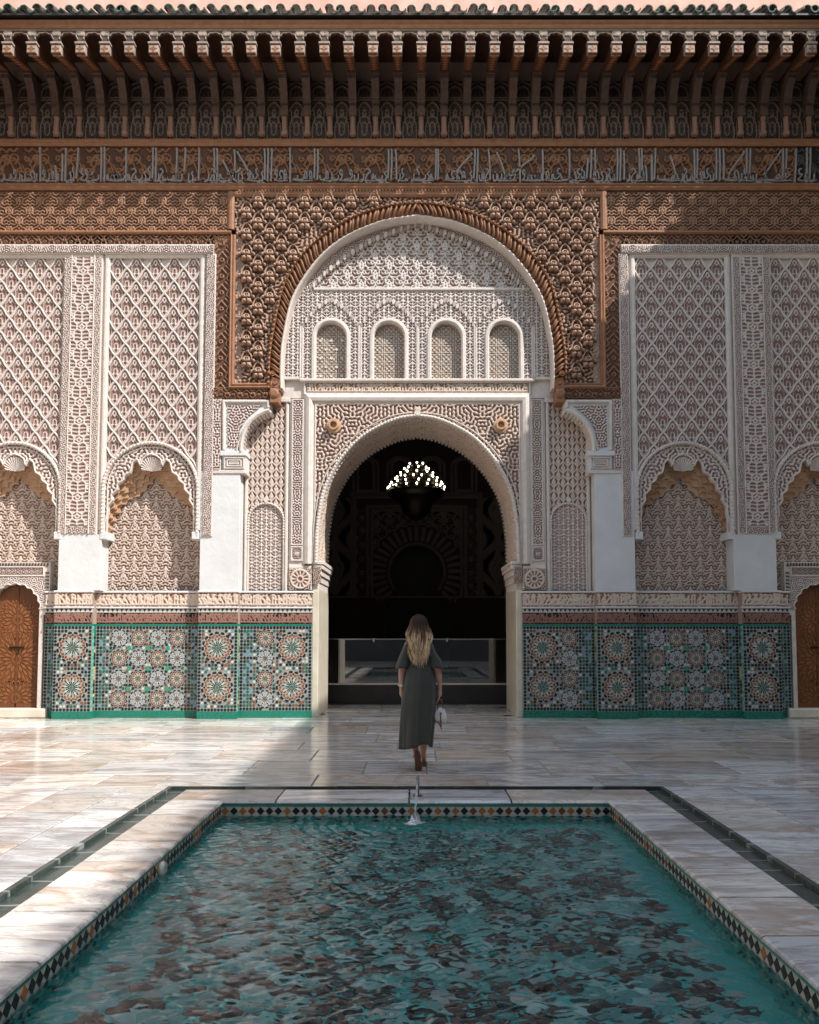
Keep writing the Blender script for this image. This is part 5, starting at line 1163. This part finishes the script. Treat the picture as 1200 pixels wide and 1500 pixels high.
# water surface: real ripples running out from the falling jet
SPL = (GP(608, 1206, WZ).x, GP(608, 1206, WZ).y)
nx, ny = 320, 580; Xg, Yg = np.meshgrid(np.linspace(-PXI + .001, PXI - .001, nx), np.linspace(PY0, PY1 - .001, ny))
rr = np.hypot(Xg - SPL[0], Yg - SPL[1]); Hh = .0042 * np.exp(-rr / 1.5) * np.sin(rr * 2 * math.pi / .105) * (1 - np.exp(-rr / .05))
wr = np.random.default_rng(5)
for k in range(60):
    lam = .042 * (.19 / .042) ** wr.uniform(0, 1); th = wr.normal(-math.pi / 2, 1.05); ph_ = wr.uniform(0, 6.3); A = .0125 * lam * wr.uniform(.5, 1.2) * .66
    mod = .55 + .45 * np.sin(Xg * wr.uniform(.5, 3) + Yg * wr.uniform(.5, 3) + wr.uniform(0, 6))
    Hh += A * mod * np.sin((Xg * math.cos(th) + Yg * math.sin(th)) * 2 * math.pi / lam + ph_ + .8 * np.sin(Xg * 2.1 + k) + .8 * np.sin(Yg * 1.7 + 2 * k))
Hh *= .55 + .85 * np.exp(-((Xg - .15) / 1.0) ** 2) * sstep(2.2, 4.2, Yg)
idx = np.arange(Xg.size).reshape(Xg.shape); F = np.stack([idx[:-1, :-1], idx[:-1, 1:], idx[1:, 1:], idx[1:, :-1]], -1).reshape(-1, 4)
wo = mesh_np('pool_water', np.c_[Xg.ravel(), Yg.ravel(), (WZ + Hh).ravel()], F, M['water'], None, True); wo['kind'] = 'structure'
# round wall fitting at the water line
pl = GP(236, 1278, WZ); m_ = MB(); m_.lathe([(.062, .0), (.062, .018), (.055, .03), (.04, .036), (.03, .034), (.002, .034)], (0, 0, 0), 20, 'x')
M['plastic'] = mat_simple('white_plastic', (.58, .60, .52), .35)
o = m_.build('pool_inlet', M['plastic'], None, True); o.location = (-PXI, pl.y, WZ + .012); tag(o, 'round white plastic inlet on the pool wall at the water line', 'pool inlet')
# ------------------------------------------------------------------ spout with its jet
bs = GP(612, 1166, .002); sx = bs.x; FO = empty('water_spout', (sx, bs.y, .002), 'bent metal water spout on the marble pool edge, pouring a thin jet', 'spout')
h0 = .165; pts = [(0, 0, 0), (0, 0, h0 * .5), (0, -.004, h0 * .78)] + [(0, -.045 + .041 * math.cos(a), h0 * .8 + .045 * math.sin(a)) for a in np.linspace(.2, 2.5, 8)]
m_ = MB(); m_.tube(pts, .0155, 10); m_.build('pipe', M['metal'], FO, True)
m_ = MB(); m_.lathe([(.045, 0), (.045, .004), (.02, .008), (.014, .022), (.012, .022)], (0, 0, 0), 16); m_.build('base_flange', M['metal'], FO)
p0 = Vector(pts[-1]); end = Vector((SPL[0] - sx, SPL[1] - bs.y, WZ + .004)); jp = []; jr = []
for k in range(16):
    t = k / 15; q = p0.lerp(end, t); q.z = p0.z + (end.z - p0.z) * (t ** 1.6 if t < 1 else 1); jp.append(q + Vector((random.uniform(-.003, .003), 0, 0))); jr.append(.0105 - .003 * t + .004 * math.sin(k * 2.9) * t)
def mat_foam():
    t = NT('frothing_water'); t.col((.86, .9, .9)); t.set(Roughness=.08, IOR=1.33, Transmission_Weight=.8); t.bump(t.noise(60, 3, .6, t.pos()), .8, .02); return t.m
M['foam'] = mat_foam()
m_ = MB(); m_.tube(jp, jr, 10); m_.build('water_jet', M['foam'], FO, True)
m_ = MB(); ge = random.Random(8)
for k in range(46):
    a = ge.uniform(0, 6.28); r_ = abs(ge.gauss(0, .055)); hgt = max(0, ge.gauss(.05, .035)) * math.exp(-r_ / .06); s_ = ge.uniform(.003, .009)
    c = end + Vector((r_ * math.cos(a), r_ * math.sin(a), .002 + hgt)); m_.lathe([(.0005, -s_), (s_ * .8, -s_ * .6), (s_, 0), (s_ * .8, s_ * .6), (.0005, s_)], c, 6)
nr, na = 7, 40; V = []
for i in range(nr):
    for k in range(na):
        a = 2 * math.pi * k / na; r_ = .006 + i * .011; rag = 1 + .6 * math.sin(5 * a + i * .7) * math.sin(3 * a + 1) ; hh = (.040 * math.exp(-((r_ - .018) / .016) ** 2)) * rag - .004 * (i / nr) ** 2
        V.append(end + Vector((r_ * (1.2 + .35 * math.sin(4 * a) * i / nr) * math.cos(a), r_ * (1 + .3 * math.cos(3 * a) * i / nr) * math.sin(a), hh)))
F = [(i * na + k, i * na + (k + 1) % na, (i + 1) * na + (k + 1) % na, (i + 1) * na + k) for i in range(nr - 1) for k in range(na)]; m_.add(V, F)
m_.build('splash', M['foam'], FO, True, kind='stuff')
# pivot sockets in the threshold
for i, (a, b) in enumerate(((478, 1036), (470, 1046.5), (735, 1036.5), (744, 1048.5))):
    p = GP(a, b); m_ = MB(); m_.lathe([(.085, 0), (.08, .006), (.055, .008), (.05, -.01), (.001, -.01)], (0, 0, 0), 16)
    o = m_.build('pivot_socket', M['bronze']); o.location = (p.x, p.y, .002); tag(o, ('inner' if i % 2 == 0 else 'outer') + ' round bronze pivot socket in the floor by the ' + ('left' if i < 2 else 'right') + '-hand door jamb', 'floor socket', 'pivot sockets in the threshold')
# ================================================================== the dim prayer hall
HB = 10.4; HL = empty('prayer_hall', (CX, D, 0), 'dark prayer hall with a horseshoe mihrab seen through the portal', 'hall interior')
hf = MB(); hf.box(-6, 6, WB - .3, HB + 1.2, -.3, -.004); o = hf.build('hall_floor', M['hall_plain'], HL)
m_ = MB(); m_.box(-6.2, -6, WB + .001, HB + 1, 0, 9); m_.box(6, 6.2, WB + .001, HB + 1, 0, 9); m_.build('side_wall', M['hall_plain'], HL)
m_ = MB(); m_.box(-6.2, 6.2, WB + .001, HB + 1.2, 9, 9.2); m_.build('ceiling', M['black'], HL)
Zh = lambda q: Z(q, HB); Wh = lambda d, q=800: Wp(d, q, HB)
mr = Wh(41, 838); mz = Zh(838); nj = Wh(31)
a_n = math.asin(nj / mr); angs = np.linspace(-math.pi / 2 + a_n, math.pi * 1.5 - a_n, 50)
hs = [(mr * math.cos(a), mz + mr * math.sin(a)) for a in angs]
left = [p for p in hs if p[0] <= 0][::-1]; right = [p for p in hs if p[0] >= 0]
for s, half in ((-1, sorted([p for p in hs if p[0] < 1e-6], key=lambda p: math.atan2(-p[0], -(p[1] - mz)))), (1, None)):
    ha = [(s * mr * math.sin(t), mz - mr * math.cos(t)) for t in np.linspace(a_n, math.pi, 26)]
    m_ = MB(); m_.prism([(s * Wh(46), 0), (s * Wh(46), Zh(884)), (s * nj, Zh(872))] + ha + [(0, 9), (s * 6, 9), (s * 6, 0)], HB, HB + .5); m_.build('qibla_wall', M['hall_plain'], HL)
m_ = MB(); m_.box(-2, 2, HB + .9, HB + 1.1, 0, 6); m_.build('mihrab_niche', M['black'], HL)
ringp = np.array([(mr * math.sin(t) * 1.0, mz - mr * math.cos(t)) for t in np.linspace(a_n, 2 * math.pi - a_n, 60)])
m_ = MB(); m_.sweep(ringp, mould(.05, .06), HB)
for k in range(27):
    t = math.radians(52 + k * (256 / 26)); p = np.array([math.sin(t), -math.cos(t)]); a = mr * 1.12 * p; b = mr * 1.62 * p; m_.sweep([(a[0], mz + a[1]), (b[0], mz + b[1])], mould(.05, .05), HB)
ov = np.array([((mr * 1.68 + .06 * abs(math.sin(t * 13))) * math.sin(t), mz - (mr * 1.68 + .06 * abs(math.sin(t * 13))) * math.cos(t)) for t in np.linspace(.9, 2 * math.pi - .9, 160)]); m_.sweep(ov, mould(.03, .05), HB); m_.build('mihrab_arch', M['hall'], HL)
m_ = MB()
for w_, q0, d_ in ((66, 747, .09), (72, 742, .05), (91, 728, .06), (95, 724, .05)): m_.sweep([(-Wh(w_), Zh(874)), (-Wh(w_), Zh(q0)), (Wh(w_), Zh(q0)), (Wh(w_), Zh(874))], mould(.05, d_), HB)
for xx in (-130, 130): m_.sweep([(Wh(xx), Zh(874)), (Wh(xx), Zh(640))], mould(.05, .06), HB)
m_.box(-6, 6, HB - .05, HB, Zh(876), Zh(873)); m_.box(-Wh(95), Wh(95), HB - .05, HB, Zh(724), Zh(721)); m_.build('mihrab_frame', M['hall'], HL)
for c in (537, 587, 634, 681):
    xc, r_, zc, z0 = Wh(c - 611.5, 690), Wh(12, 690), Zh(684), Zh(719); pth = np.array([(xc - r_, z0)] + [(xc - r_ * math.cos(a), zc + r_ * math.sin(a)) for a in np.linspace(0, math.pi, 20)] + [(xc + r_, z0)])
    m_ = MB(); m_.sweep(pth, mould(.05, .06), HB, closed=True); m_.sweep((pth - [xc, zc]) * [1.5, 1.22] + [xc, zc], mould(.04, .05), HB); m_.build('blind_window', M['hall'], HL)
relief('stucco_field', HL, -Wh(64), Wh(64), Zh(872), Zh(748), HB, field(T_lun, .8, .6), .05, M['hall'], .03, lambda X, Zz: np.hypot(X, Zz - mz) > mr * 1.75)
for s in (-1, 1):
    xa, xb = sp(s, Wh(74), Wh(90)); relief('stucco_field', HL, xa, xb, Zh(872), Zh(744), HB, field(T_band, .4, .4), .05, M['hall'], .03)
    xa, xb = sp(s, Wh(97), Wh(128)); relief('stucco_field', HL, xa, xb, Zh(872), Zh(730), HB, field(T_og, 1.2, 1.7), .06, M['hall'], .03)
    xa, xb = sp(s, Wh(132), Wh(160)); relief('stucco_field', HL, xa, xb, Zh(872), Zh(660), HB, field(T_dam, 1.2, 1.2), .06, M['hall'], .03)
# glass barrier across the hall
yg = GP(611, 1031).y - D + .02
GB = empty('glass_barrier', (CX, D, 0), 'clear glass barrier with steel rail on a dark timber base, across the doorway', 'glass barrier'); zg0, zg1 = Z(1001, yg), Z(937, yg)
m_ = MB(); m_.box(-3.2, 3.2, yg, yg + .5, 0, zg0 - .03); m_.build('timber_base', M['black'], GB)
m_ = MB(); m_.box(-3.2, 3.2, yg - .02, yg + .12, zg0 - .03, zg0); m_.build('stone_ledge', M['jamb'], GB)
for k in range(4):
    m_ = MB(); m_.box(-3.2 + k * 1.6 + .006, -1.6 + k * 1.6 - .006, yg + .05, yg + .062, zg0, zg1); m_.build('glass_pane', M['glass'], GB)
m_ = MB(); m_.box(-3.2, 3.2, yg + .045, yg + .067, zg1, zg1 + .018); m_.build('rail', M['glassrail'], GB)
for xx in (.62, 1.55, -.9):
    m_ = MB(); m_.box(xx - .02, xx + .02, yg + .03, yg + .08, zg1 - .05, zg1 + .03); m_.build('clip', M['glassrail'], GB)
# chandelier
yc = 4.6; CHn = empty('chandelier', (CX - .01, D + yc, 0), 'tiered conical chandelier of lit bulbs hanging in the dark hall', 'chandelier'); Zc = lambda q: Z(q, yc); Wc = lambda d: Wp(d, 700, yc)
tiers = [(715, 42, 17), (708.5, 38, 15), (701, 31, 13), (694, 25, 10), (686.5, 18, 8), (679.5, 10, 5), (675, 3, 2)]
bulb = None; gb = random.Random(2)
for q, r_, n_ in tiers:
    R_ = Wc(r_); z = Zc(q); m_ = MB(); pr = [(R_ * math.cos(a), R_ * math.sin(a), z - .035) for a in np.linspace(0, 2 * math.pi, 37)]; m_.tube(pr, .013, 6); m_.build('ring', M['bronze'], CHn)
    for k in range(n_):
        a = 2 * math.pi * k / n_ + gb.uniform(-.1, .1) + q; loc = (R_ * math.cos(a), R_ * math.sin(a), z)
        if bulb is None:
            m_ = MB(); m_.lathe([(.004, -.03), (.01, -.022), (.019, .002), (.0175, .016), (.004, .026)], (0, 0, 0), 8); bulb = m_.build('bulb', M['bulb'], CHn, True); bulb.location = loc
        else: inst(bulb, CHn, loc)
m_ = MB(); m_.lathe([(.05, Zc(672)), (Wc(9), Zc(684)), (Wc(40), Zc(717)), (Wc(42), Zc(724)), (Wc(36), Zc(730)), (Wc(24), Zc(738)), (Wc(20), Zc(752)), (Wc(8), Zc(760)), (.02, Zc(764))], (0, 0, 0), 24); m_.build('body', M['bronze'], CHn, True)
m_ = MB(); m_.tube([(0, 0, Zc(674)), (0, 0, 9)], .015, 6); m_.build('rod', M['bronze'], CHn)
# ================================================================== the other sides of the courtyard
def wing(name, label, rot, dist, length, eave):
    wgo = empty(name, (0, 0, 0), label, 'building'); wgo.rotation_euler = (0, 0, rot)
    L2 = length / 2; m_ = MB(); m_.box(-L2, L2, dist, dist + .8, 1.9, 12.25); m_.build('wall', M['stucco_wall'], wgo)
    m_ = MB(); m_.box(-L2, L2, dist - .02, dist + .8, 0, 1.9, (.10, .12, .12)); m_.build('dado', M['zellige'], wgo)
    m_ = MB(); m_.box(-L2, L2, dist - .05, dist + .1, 8.2, 11.2); m_.build('cedar_wall', M['wood_plain'], wgo)
    m_ = MB(); m_.prism([(eave, 11.80), (eave, 11.9), (dist + .5, 12.5), (dist + .5, 12.2)], -L2, L2, axis='x'); m_.build('roof', M['beam'], wgo)
    k = -L2; b_ = None; t_ = None
    while k < L2:
        if b_ is None: m_ = MB(); m_.prism([(eave + .06, 11.3), (eave + .06, 11.8), (dist, 11.9), (dist, 10.4)], -.08, .08, axis='x'); b_ = m_.build('bracket', M['beam'], wgo); b_.location = (k, 0, 0)
        else: inst(b_, wgo, (k, 0, 0))
        k += .39
    k = -L2
    while k < L2:
        if t_ is None: m_ = MB(); m_.tube([(0, eave - .1, 11.9), (0, eave + .5, 12.12)], .08, 8); t_ = m_.build('roof_tile', M['rooftile'], wgo); t_.location = (k, 0, 0)
        else: inst(t_, wgo, (k, 0, 0))
        k += .25
    for i in range(4):
        x = -L2 + (i + .5) * length / 4; m_ = MB(); m_.prism([(x - .7, 1.95), (x + .7, 1.95), (x + .7, 4.0)] + [(x + .7 * math.cos(a), 4.0 + .7 * math.sin(a)) for a in np.linspace(.1, math.pi - .1, 14)] + [(x - .7, 4.0)], dist - .012, dist + .05); m_.build('niche_panel', M['stucco_o'], wgo)
M['stucco_wall'] = mat_plain('wing_stucco', (.60, .53, .48), (.68, .62, .57), 4, .85, .2)
EDGE = 7.03
wing('side_wing', 'side wing with a long tiled eave whose shadow crosses the courtyard', R(-90), XF, 20.4, EDGE)
bpy.data.objects['side_wing'].location = (0, 3.3, 0)
wing('opposite_wing', 'sunlit side wing facing the eave that shades the courtyard', R(90), XF, 20.4, EDGE); bpy.data.objects['opposite_wing'].location = (0, 3.3, 0)
wing('entrance_wing', 'entrance wing facing the arched portal across the pool', R(180), -YB, 16.4, 5.75)
# ================================================================== the woman walking to the portal
def mat_hair():
    t = NT('ombre_hair'); h = t.attr('h'); oi = t.noise(30, 2, .5, t.pos())
    c = t.ramp(h, [(.0, (.035, .02, .015)), (.28, (.06, .035, .024)), (.45, (.20, .125, .07)), (.62, (.48, .34, .20)), (1., (.72, .57, .38))]); c = t.mix(.6, c, t.ramp(oi, [(.3, (.55, .5, .45)), (.7, (1.1, 1.05, 1.))]), 'MULTIPLY')
    t.col(c); t.set(Roughness=.55, Specular_IOR_Level=.12); return t.m
def mat_cloth():
    t = NT('dark_olive_linen'); p = t.pos(); t.col(t.mix(t.noise(14, 5, .7, p), (.044, .046, .040), (.062, .064, .056))); t.set(Roughness=.85, Specular_IOR_Level=.2, Sheen_Weight=.15)
    t.bump(t.noise(160, 2, .5, p), .3, .003); return t.m
M['hair'] = mat_hair(); M['cloth'] = mat_cloth()
def mat_skin():
    t = NT('skin'); p = t.pos(); t.col(t.mix(t.noise(25, 4, .6, p), (.44, .24, .175), (.52, .30, .22))); t.set(Roughness=.5, Specular_IOR_Level=.4, Subsurface_Weight=.1, Subsurface_Radius=(.01, .004, .002)); return t.m
M['skin'] = mat_skin(); M['leather'] = mat_simple('brown_leather', (.10, .045, .028), .5); M['sandal'] = mat_simple('tan_sandal', (.42, .27, .19), .5); M['bagw'] = mat_simple('cream_bag', (.66, .60, .56), .45)
wp = GP(613, 1129); PE = empty('person', (wp.x, wp.y + .05, 0), 'woman in a long dark olive dress with long blonde hair walking to the portal', 'person')
def skin_obj(name, verts, edges, mat, parent, root=0, sub=2):
    me = bpy.data.meshes.new(name); me.from_pydata([v[:3] for v in verts], edges, []); o = bpy.data.objects.new(name, me); COL.objects.link(o)
    sm = o.modifiers.new('s', 'SKIN'); sm.use_smooth_shade = True; sm.branch_smoothing = .3
    o.modifiers.new('d', 'SUBSURF').levels = sub
    for i, v in enumerate(verts):
        r = v[3]; me.skin_vertices[0].data[i].radius = (r, r) if not isinstance(r, tuple) else r; me.skin_vertices[0].data[i].use_root = (i == root)
    bpy.context.view_layer.update(); dg = bpy.context.evaluated_depsgraph_get(); m2 = bpy.data.meshes.new_from_object(o.evaluated_get(dg)); bpy.data.objects.remove(o)
    m2.materials.clear(); m2.materials.append(mat); m2.polygons.foreach_set('use_smooth', np.ones(len(m2.polygons), bool)); q = bpy.data.objects.new(name, m2); link(q, parent); return q
V = []; E = []
def vv(x, y, z, r, link_to=None):
    V.append((x, y, z, r)); i = len(V) - 1
    if link_to is not None: E.append((link_to, i))
    return i
pel = vv(.012, 0, .90, .125); wa = vv(.018, 0, 1.08, .10, pel); che = vv(.012, .0, 1.25, .115, wa); nb = vv(.006, .005, 1.40, .075, che); nk = vv(.006, .015, 1.455, .048, nb); hd = vv(.006, .03, 1.545, .078, nk); ht = vv(.006, .03, 1.615, .062, hd)
nose = vv(.006, .125, 1.54, .012, hd)
for s, elx, wx, hy in ((-1, -.176, -.184, .03), (1, .200, .236, .0)):
    sh = vv(s * .112, 0, 1.36, .044, nb); el = vv(elx, -.012, 1.115, .040, sh); fo = vv((elx + wx) / 2 + s * .004, .0, 1.01, .036, el); wr_ = vv(wx, .015, .885, .024, fo)
    pm = vv(wx + s * -.002, .022, .84, .030, wr_); pk = vv(wx - s * .004, .028, .80, .031, pm)
    for k in range(4):      # four fingers, lightly curled, unequal
        ln = (.074, .082, .076, .060)[k]; oy = (k - 1.5) * .0165; cu = .020 if s < 0 else .032
        b_ = vv(wx - s * .006, .030 - oy, .785, .0092, pk); m_ = vv(wx - s * (.008 + cu * .3), .032 - oy, .785 - ln * .5, .0085, b_); vv(wx - s * (.010 + cu), .034 - oy, .785 - ln, .0065, m_)
    t1 = vv(wx - s * .02, .055, .822, .0105, pm); t2 = vv(wx - s * .03, .062, .785, .009, t1); vv(wx - s * .032, .058, .755, .007, t2)
for s, kn, an, ty in ((-1, (-.06, -.02, .50), (-.025, -.10, .165), -1), (1, (.075, .16, .50), (.052, .26, .10), 1)):
    hp = vv(s * .085, 0, .86, .105, pel); k_ = vv(*kn, .062, hp); ca_ = vv((kn[0] * .45 + an[0] * .55), (kn[1] * .55 + an[1] * .45) - .02, (kn[2] * .62 + an[2] * .38), .052, k_); a_ = vv(*an, .031, ca_)
    if s < 0: h_ = vv(an[0] + .004, an[1] - .025, an[2] + .01, .03, a_); f_ = vv(an[0] + .02, an[1] + .035, .075, .033, a_); vv(an[0] + .025, an[1] + .075, .028, .026, f_)
    else: f_ = vv(an[0] + .008, an[1] + .08, .05, .034, a_); vv(an[0] + .012, an[1] + .155, .032, .026, f_)
body = skin_obj('body', V, E, M['skin'], PE)
# dress: skirt, bodice and sleeves as one garment
def loft(mb, rings, n=64, fold=None, h=None, cap=False):
    Vv = []
    for i, (z, cx_, cy_, ax, ay, fa) in enumerate(rings):
        for k in range(n):
            a = 2 * math.pi * k / n; f = 1 + fa * (math.sin(7 * a + .05 * i + .8 * math.sin(2 * a)) * .7 + math.sin(12 * a - i * .04 + 1.5 * math.sin(3 * a)) * .55 * (1 + .6 * math.sin(a + 1)) + math.sin(23 * a + 2 * math.sin(a * 2 + i * .06)) * .22)
            Vv.append((cx_ + ax * f * math.cos(a), cy_ + ay * f * math.sin(a), z(a) if callable(z) else z))
    F = [(i * n + k, i * n + (k + 1) % n, (i + 1) * n + (k + 1) % n, (i + 1) * n + k) for i in range(len(rings) - 1) for k in range(n)]
    if cap: F.append(tuple((len(rings) - 1) * n + k for k in range(n)))
    mb.add(Vv, F, h=h)
key = [(1.125, .020, 0, .122, .098, .035), (1.06, .019, 0, .143, .118, .03), (.97, .016, 0, .163, .138, .025), (.88, .012, .0, .172, .148, .028), (.76, .002, .005, .178, .155, .035), (.62, -.008, .01, .182, .165, .05), (.48, -.018, .015, .182, .18, .065), (.36, -.026, .02, .180, .195, .075), (.24, -.032, .02, .176, .205, .085)]
kz = [k[0] for k in key][::-1]; rings = []
for z in np.linspace(1.125, .24, 30):
    v = [np.interp(z, kz, [k[j] for k in key][::-1]) for j in range(1, 6)]
    zz = (lambda a, z=z: z + (.055 * max(0, math.cos(a + .9)) ** 6 + .012 * math.sin(3 * a)) * max(0, (.6 - z) / .36))
    rings.append((zz, v[0], v[1], v[2], v[3], v[4]))
mb = MB(); loft(mb, rings, 96)
bod = [(1.135, .020, 0, .120, .096, .03), (1.18, .018, 0, .128, .102, .02), (1.27, .012, .0, .150, .112, .012), (1.34, .008, 0, .150, .105, .008), (1.39, .006, 0, .142, .092, .006), (1.425, .006, .004, .115, .08, 0), (1.455, .006, .008, .075, .066, 0)]
loft(mb, [(1.125, .020, 0, .117, .094, .02)] + bod, 64)
for s in (-1, 1):
    ex = -.168 if s < 0 else .195; ctr = [(s * .085, 0, 1.385), (s * .108, -.002, 1.345), (s * .128, -.006, 1.27), (ex * .90, -.008, 1.19), (ex * .97, -.01, 1.13), (ex, -.01, 1.095)]
    rad = [.060, .068, .070, .074, .081, .087]; n = 28; base = len(mb.v); Vv = []
    for i, (c, r_) in enumerate(zip(ctr, rad)):
        for k in range(n):
            a = 2 * math.pi * k / n; f = 1 + .05 * i / 5 * math.sin(6 * a + i * .4); Vv.append((c[0] + r_ * f * math.cos(a) * (.8 if i < 3 else .88), c[1] + r_ * f * math.sin(a) * .95, c[2] + (s * -.35 * r_ * math.cos(a) if i < 2 else -s * .10 * math.cos(a) * r_)))
    mb.add(Vv, [(i * n + k, i * n + (k + 1) % n, (i + 1) * n + (k + 1) % n, (i + 1) * n + k) for i in range(5) for k in range(n)])
dress = mb.build('dress', M['cloth'], PE, True)
sd = dress.modifiers.new('thick', 'SOLIDIFY'); sd.thickness = .004; sd.offset = -1
mb = MB(); loft(mb, [(1.118, .020, 0, .124, .100, .02), (1.124, .020, 0, .128, .104, .02), (1.136, .020, 0, .128, .104, .02), (1.142, .020, 0, .122, .098, .02)], 64); mb.build('waistband', M['cloth'], PE, True)
# hair: cap plus wavy locks, dark roots and blonde ends
hg = random.Random(21); Vh = []; Fh = []; Hh_ = []
def lock(a, r0, zend, wx, seed, thick=.0075):
    n = 17; pts = []
    for i in range(n):
        t = i / (n - 1)
        if t < .32:
            u = t / .32; el = math.pi / 2 * (1 - u); x = .006 + (.093 * math.cos(el)) * math.cos(a); y = .028 + (.100 * math.cos(el)) * math.sin(a); z = 1.565 + .107 * math.sin(el)
        else:
            u = (t - .32) / .68; z = 1.565 + (zend - 1.565) * u; spread = .093 + .042 * math.sin(min(1, u * 1.9) * math.pi * .6) - .085 * max(0, u - .38); x = .006 + math.cos(a) * spread + wx * u; yb = .028 + .100 * math.sin(a); yt = -.125 - .015 * math.cos(a * 3)
            y = yb * (1 - sstep(0, .55, u)) + (yt if math.sin(a) < .5 else yb) * sstep(0, .55, u)
            x += .016 * math.sin(u * 11 + seed + a * 2) * u; y += .007 * math.cos(u * 8 + seed * 2) * u
        pts.append((x, y, z))
    b = len(Vh); seg = 5
    m_ = MB(); m_.tube(pts, [thick * (.7 + .6 * math.sin(math.pi * min(1, .15 + .85 * i / (n - 1)))) * (1 if i < n - 3 else (.75, .5, .2)[i - n + 3]) for i in range(n)], seg, caps=False)
    Vh.extend(m_.v); Fh.extend([tuple(b + q for q in f) for f in m_.f]); off = hg.uniform(-.26, .16)
    for i in range(n): Hh_.extend([min(1, max(0, i / (n - 1) * 1.12 - .10 + off * (i / (n - 1)) * 2))] * seg)
for k in range(330):
    a = -math.pi / 2 + hg.uniform(-1.9, 1.9); zend = hg.gauss(1.155, .022) + .10 * max(0, abs(a + math.pi / 2) - .9)
    lock(a, 0, zend, hg.gauss(0, .012) - .018 * math.cos(a), hg.uniform(0, 6), hg.uniform(.0045, .0085))
mb = MB(); mb.v = Vh; mb.f = Fh; mb.h = Hh_; mb.c = [(.2, .1, .05)] * len(Fh)
prof = [(.001, .108)] + [(.094 * math.cos(e), .107 * math.sin(e)) for e in np.linspace(1.35, -.2, 9)]; bcap = len(mb.v)
mb.lathe(prof, (.006, .028, 1.562), 20, h=.05); mb.build('hair', M['hair'], PE, True)
# sandals, watch
mb = MB(); sole = [(.0, -.12), (.026, -.105), (.034, -.06), (.030, .0), (.040, .06), (.042, .10), (.028, .135), (0, .145), (-.026, .13), (-.036, .09), (-.030, .03), (-.028, -.05), (-.026, -.10)]
m_ = MB(); m_.prism(sole, 0, .016, axis='z'); o = m_.build('sandal', M['leather'], PE); o.location = (-.006, -.135, .122); o.rotation_euler = (R(-66), R(-5), R(3))
m_ = MB(); m_.prism(sole, 0, .016, axis='z'); o2_ = m_.build('sandal', M['leather'], PE); o2_.location = (.058, .335, .004)
m_ = MB(); m_.tube([(-.058, -.11, .155), (-.04, -.14, .18), (.0, -.135, .18), (.012, -.10, .155)], .008, 6); m_.build('sandal_strap', M['sandal'], PE)
m_ = MB(); m_.tube([(.024, .25, .10), (.05, .225, .115), (.082, .25, .10), (.082, .29, .08)], .008, 6); m_.build('sandal_strap', M['sandal'], PE)
m_ = MB(); m_.tube([(-.186 + .031 * math.cos(a), .015 + .031 * math.sin(a), .905) for a in np.linspace(0, 2 * math.pi, 17)], .007, 6); m_.lathe([(.001, -.008), (.015, -.008), (.015, .004)], (-.186, -.02, .905), 12, 'y'); m_.build('wrist_watch', M['bagw'], PE)
# handbag in the right hand
BG = empty('handbag', (PE.location.x + .240, PE.location.y + .03, .0), 'small cream leather handbag with brown handles held in the hand', 'bag')
m_ = MB(); V8 = []
for (z, ax, ay) in ((.505, .060, .035), (.515, .068, .042), (.56, .070, .042), (.60, .062, .036), (.645, .046, .024), (.662, .038, .016)):
    for k in range(20):
        a = 2 * math.pi * k / 20; ca_, sa_ = math.cos(a), math.sin(a); V8.append((ax * math.copysign(abs(ca_) ** .55, ca_), ay * math.copysign(abs(sa_) ** .55, sa_), z))
m_.add(V8, [(i * 20 + k, i * 20 + (k + 1) % 20, (i + 1) * 20 + (k + 1) % 20, (i + 1) * 20 + k) for i in range(5) for k in range(20)] + [tuple(range(19, -1, -1)), tuple(100 + k for k in range(20))]); m_.build('bag_body', M['bagw'], BG, True)
for q in (-1, 1):
    m_ = MB(); m_.tube([(-.030, q * .018, .64), (-.028, q * .020, .70), (-.014, q * .012, .742), (0, q * .008, .752), (.012, q * .012, .742), (.024, q * .020, .70), (.028, q * .018, .64)], .0058, 7); m_.build('handle', M['leather' if q < 0 else 'bagw'], BG, True)
m_ = MB(); m_.tube([(-.055, -.02, .64), (-.072, -.03, .58), (-.06, -.035, .53), (-.02, -.045, .505), (.0, -.05, .46)], .005, 6); m_.tube([(.0, -.04, .60), (.002, -.05, .52), (.008, -.045, .43)], .006, 6); m_.build('strap', M['leather'], BG)
m_ = MB(); m_.lathe([(.006, -.006), (.012, -.005), (.012, .004)], (0, -.038, .605), 10, 'y'); m_.build('clasp', M['metal'], BG)
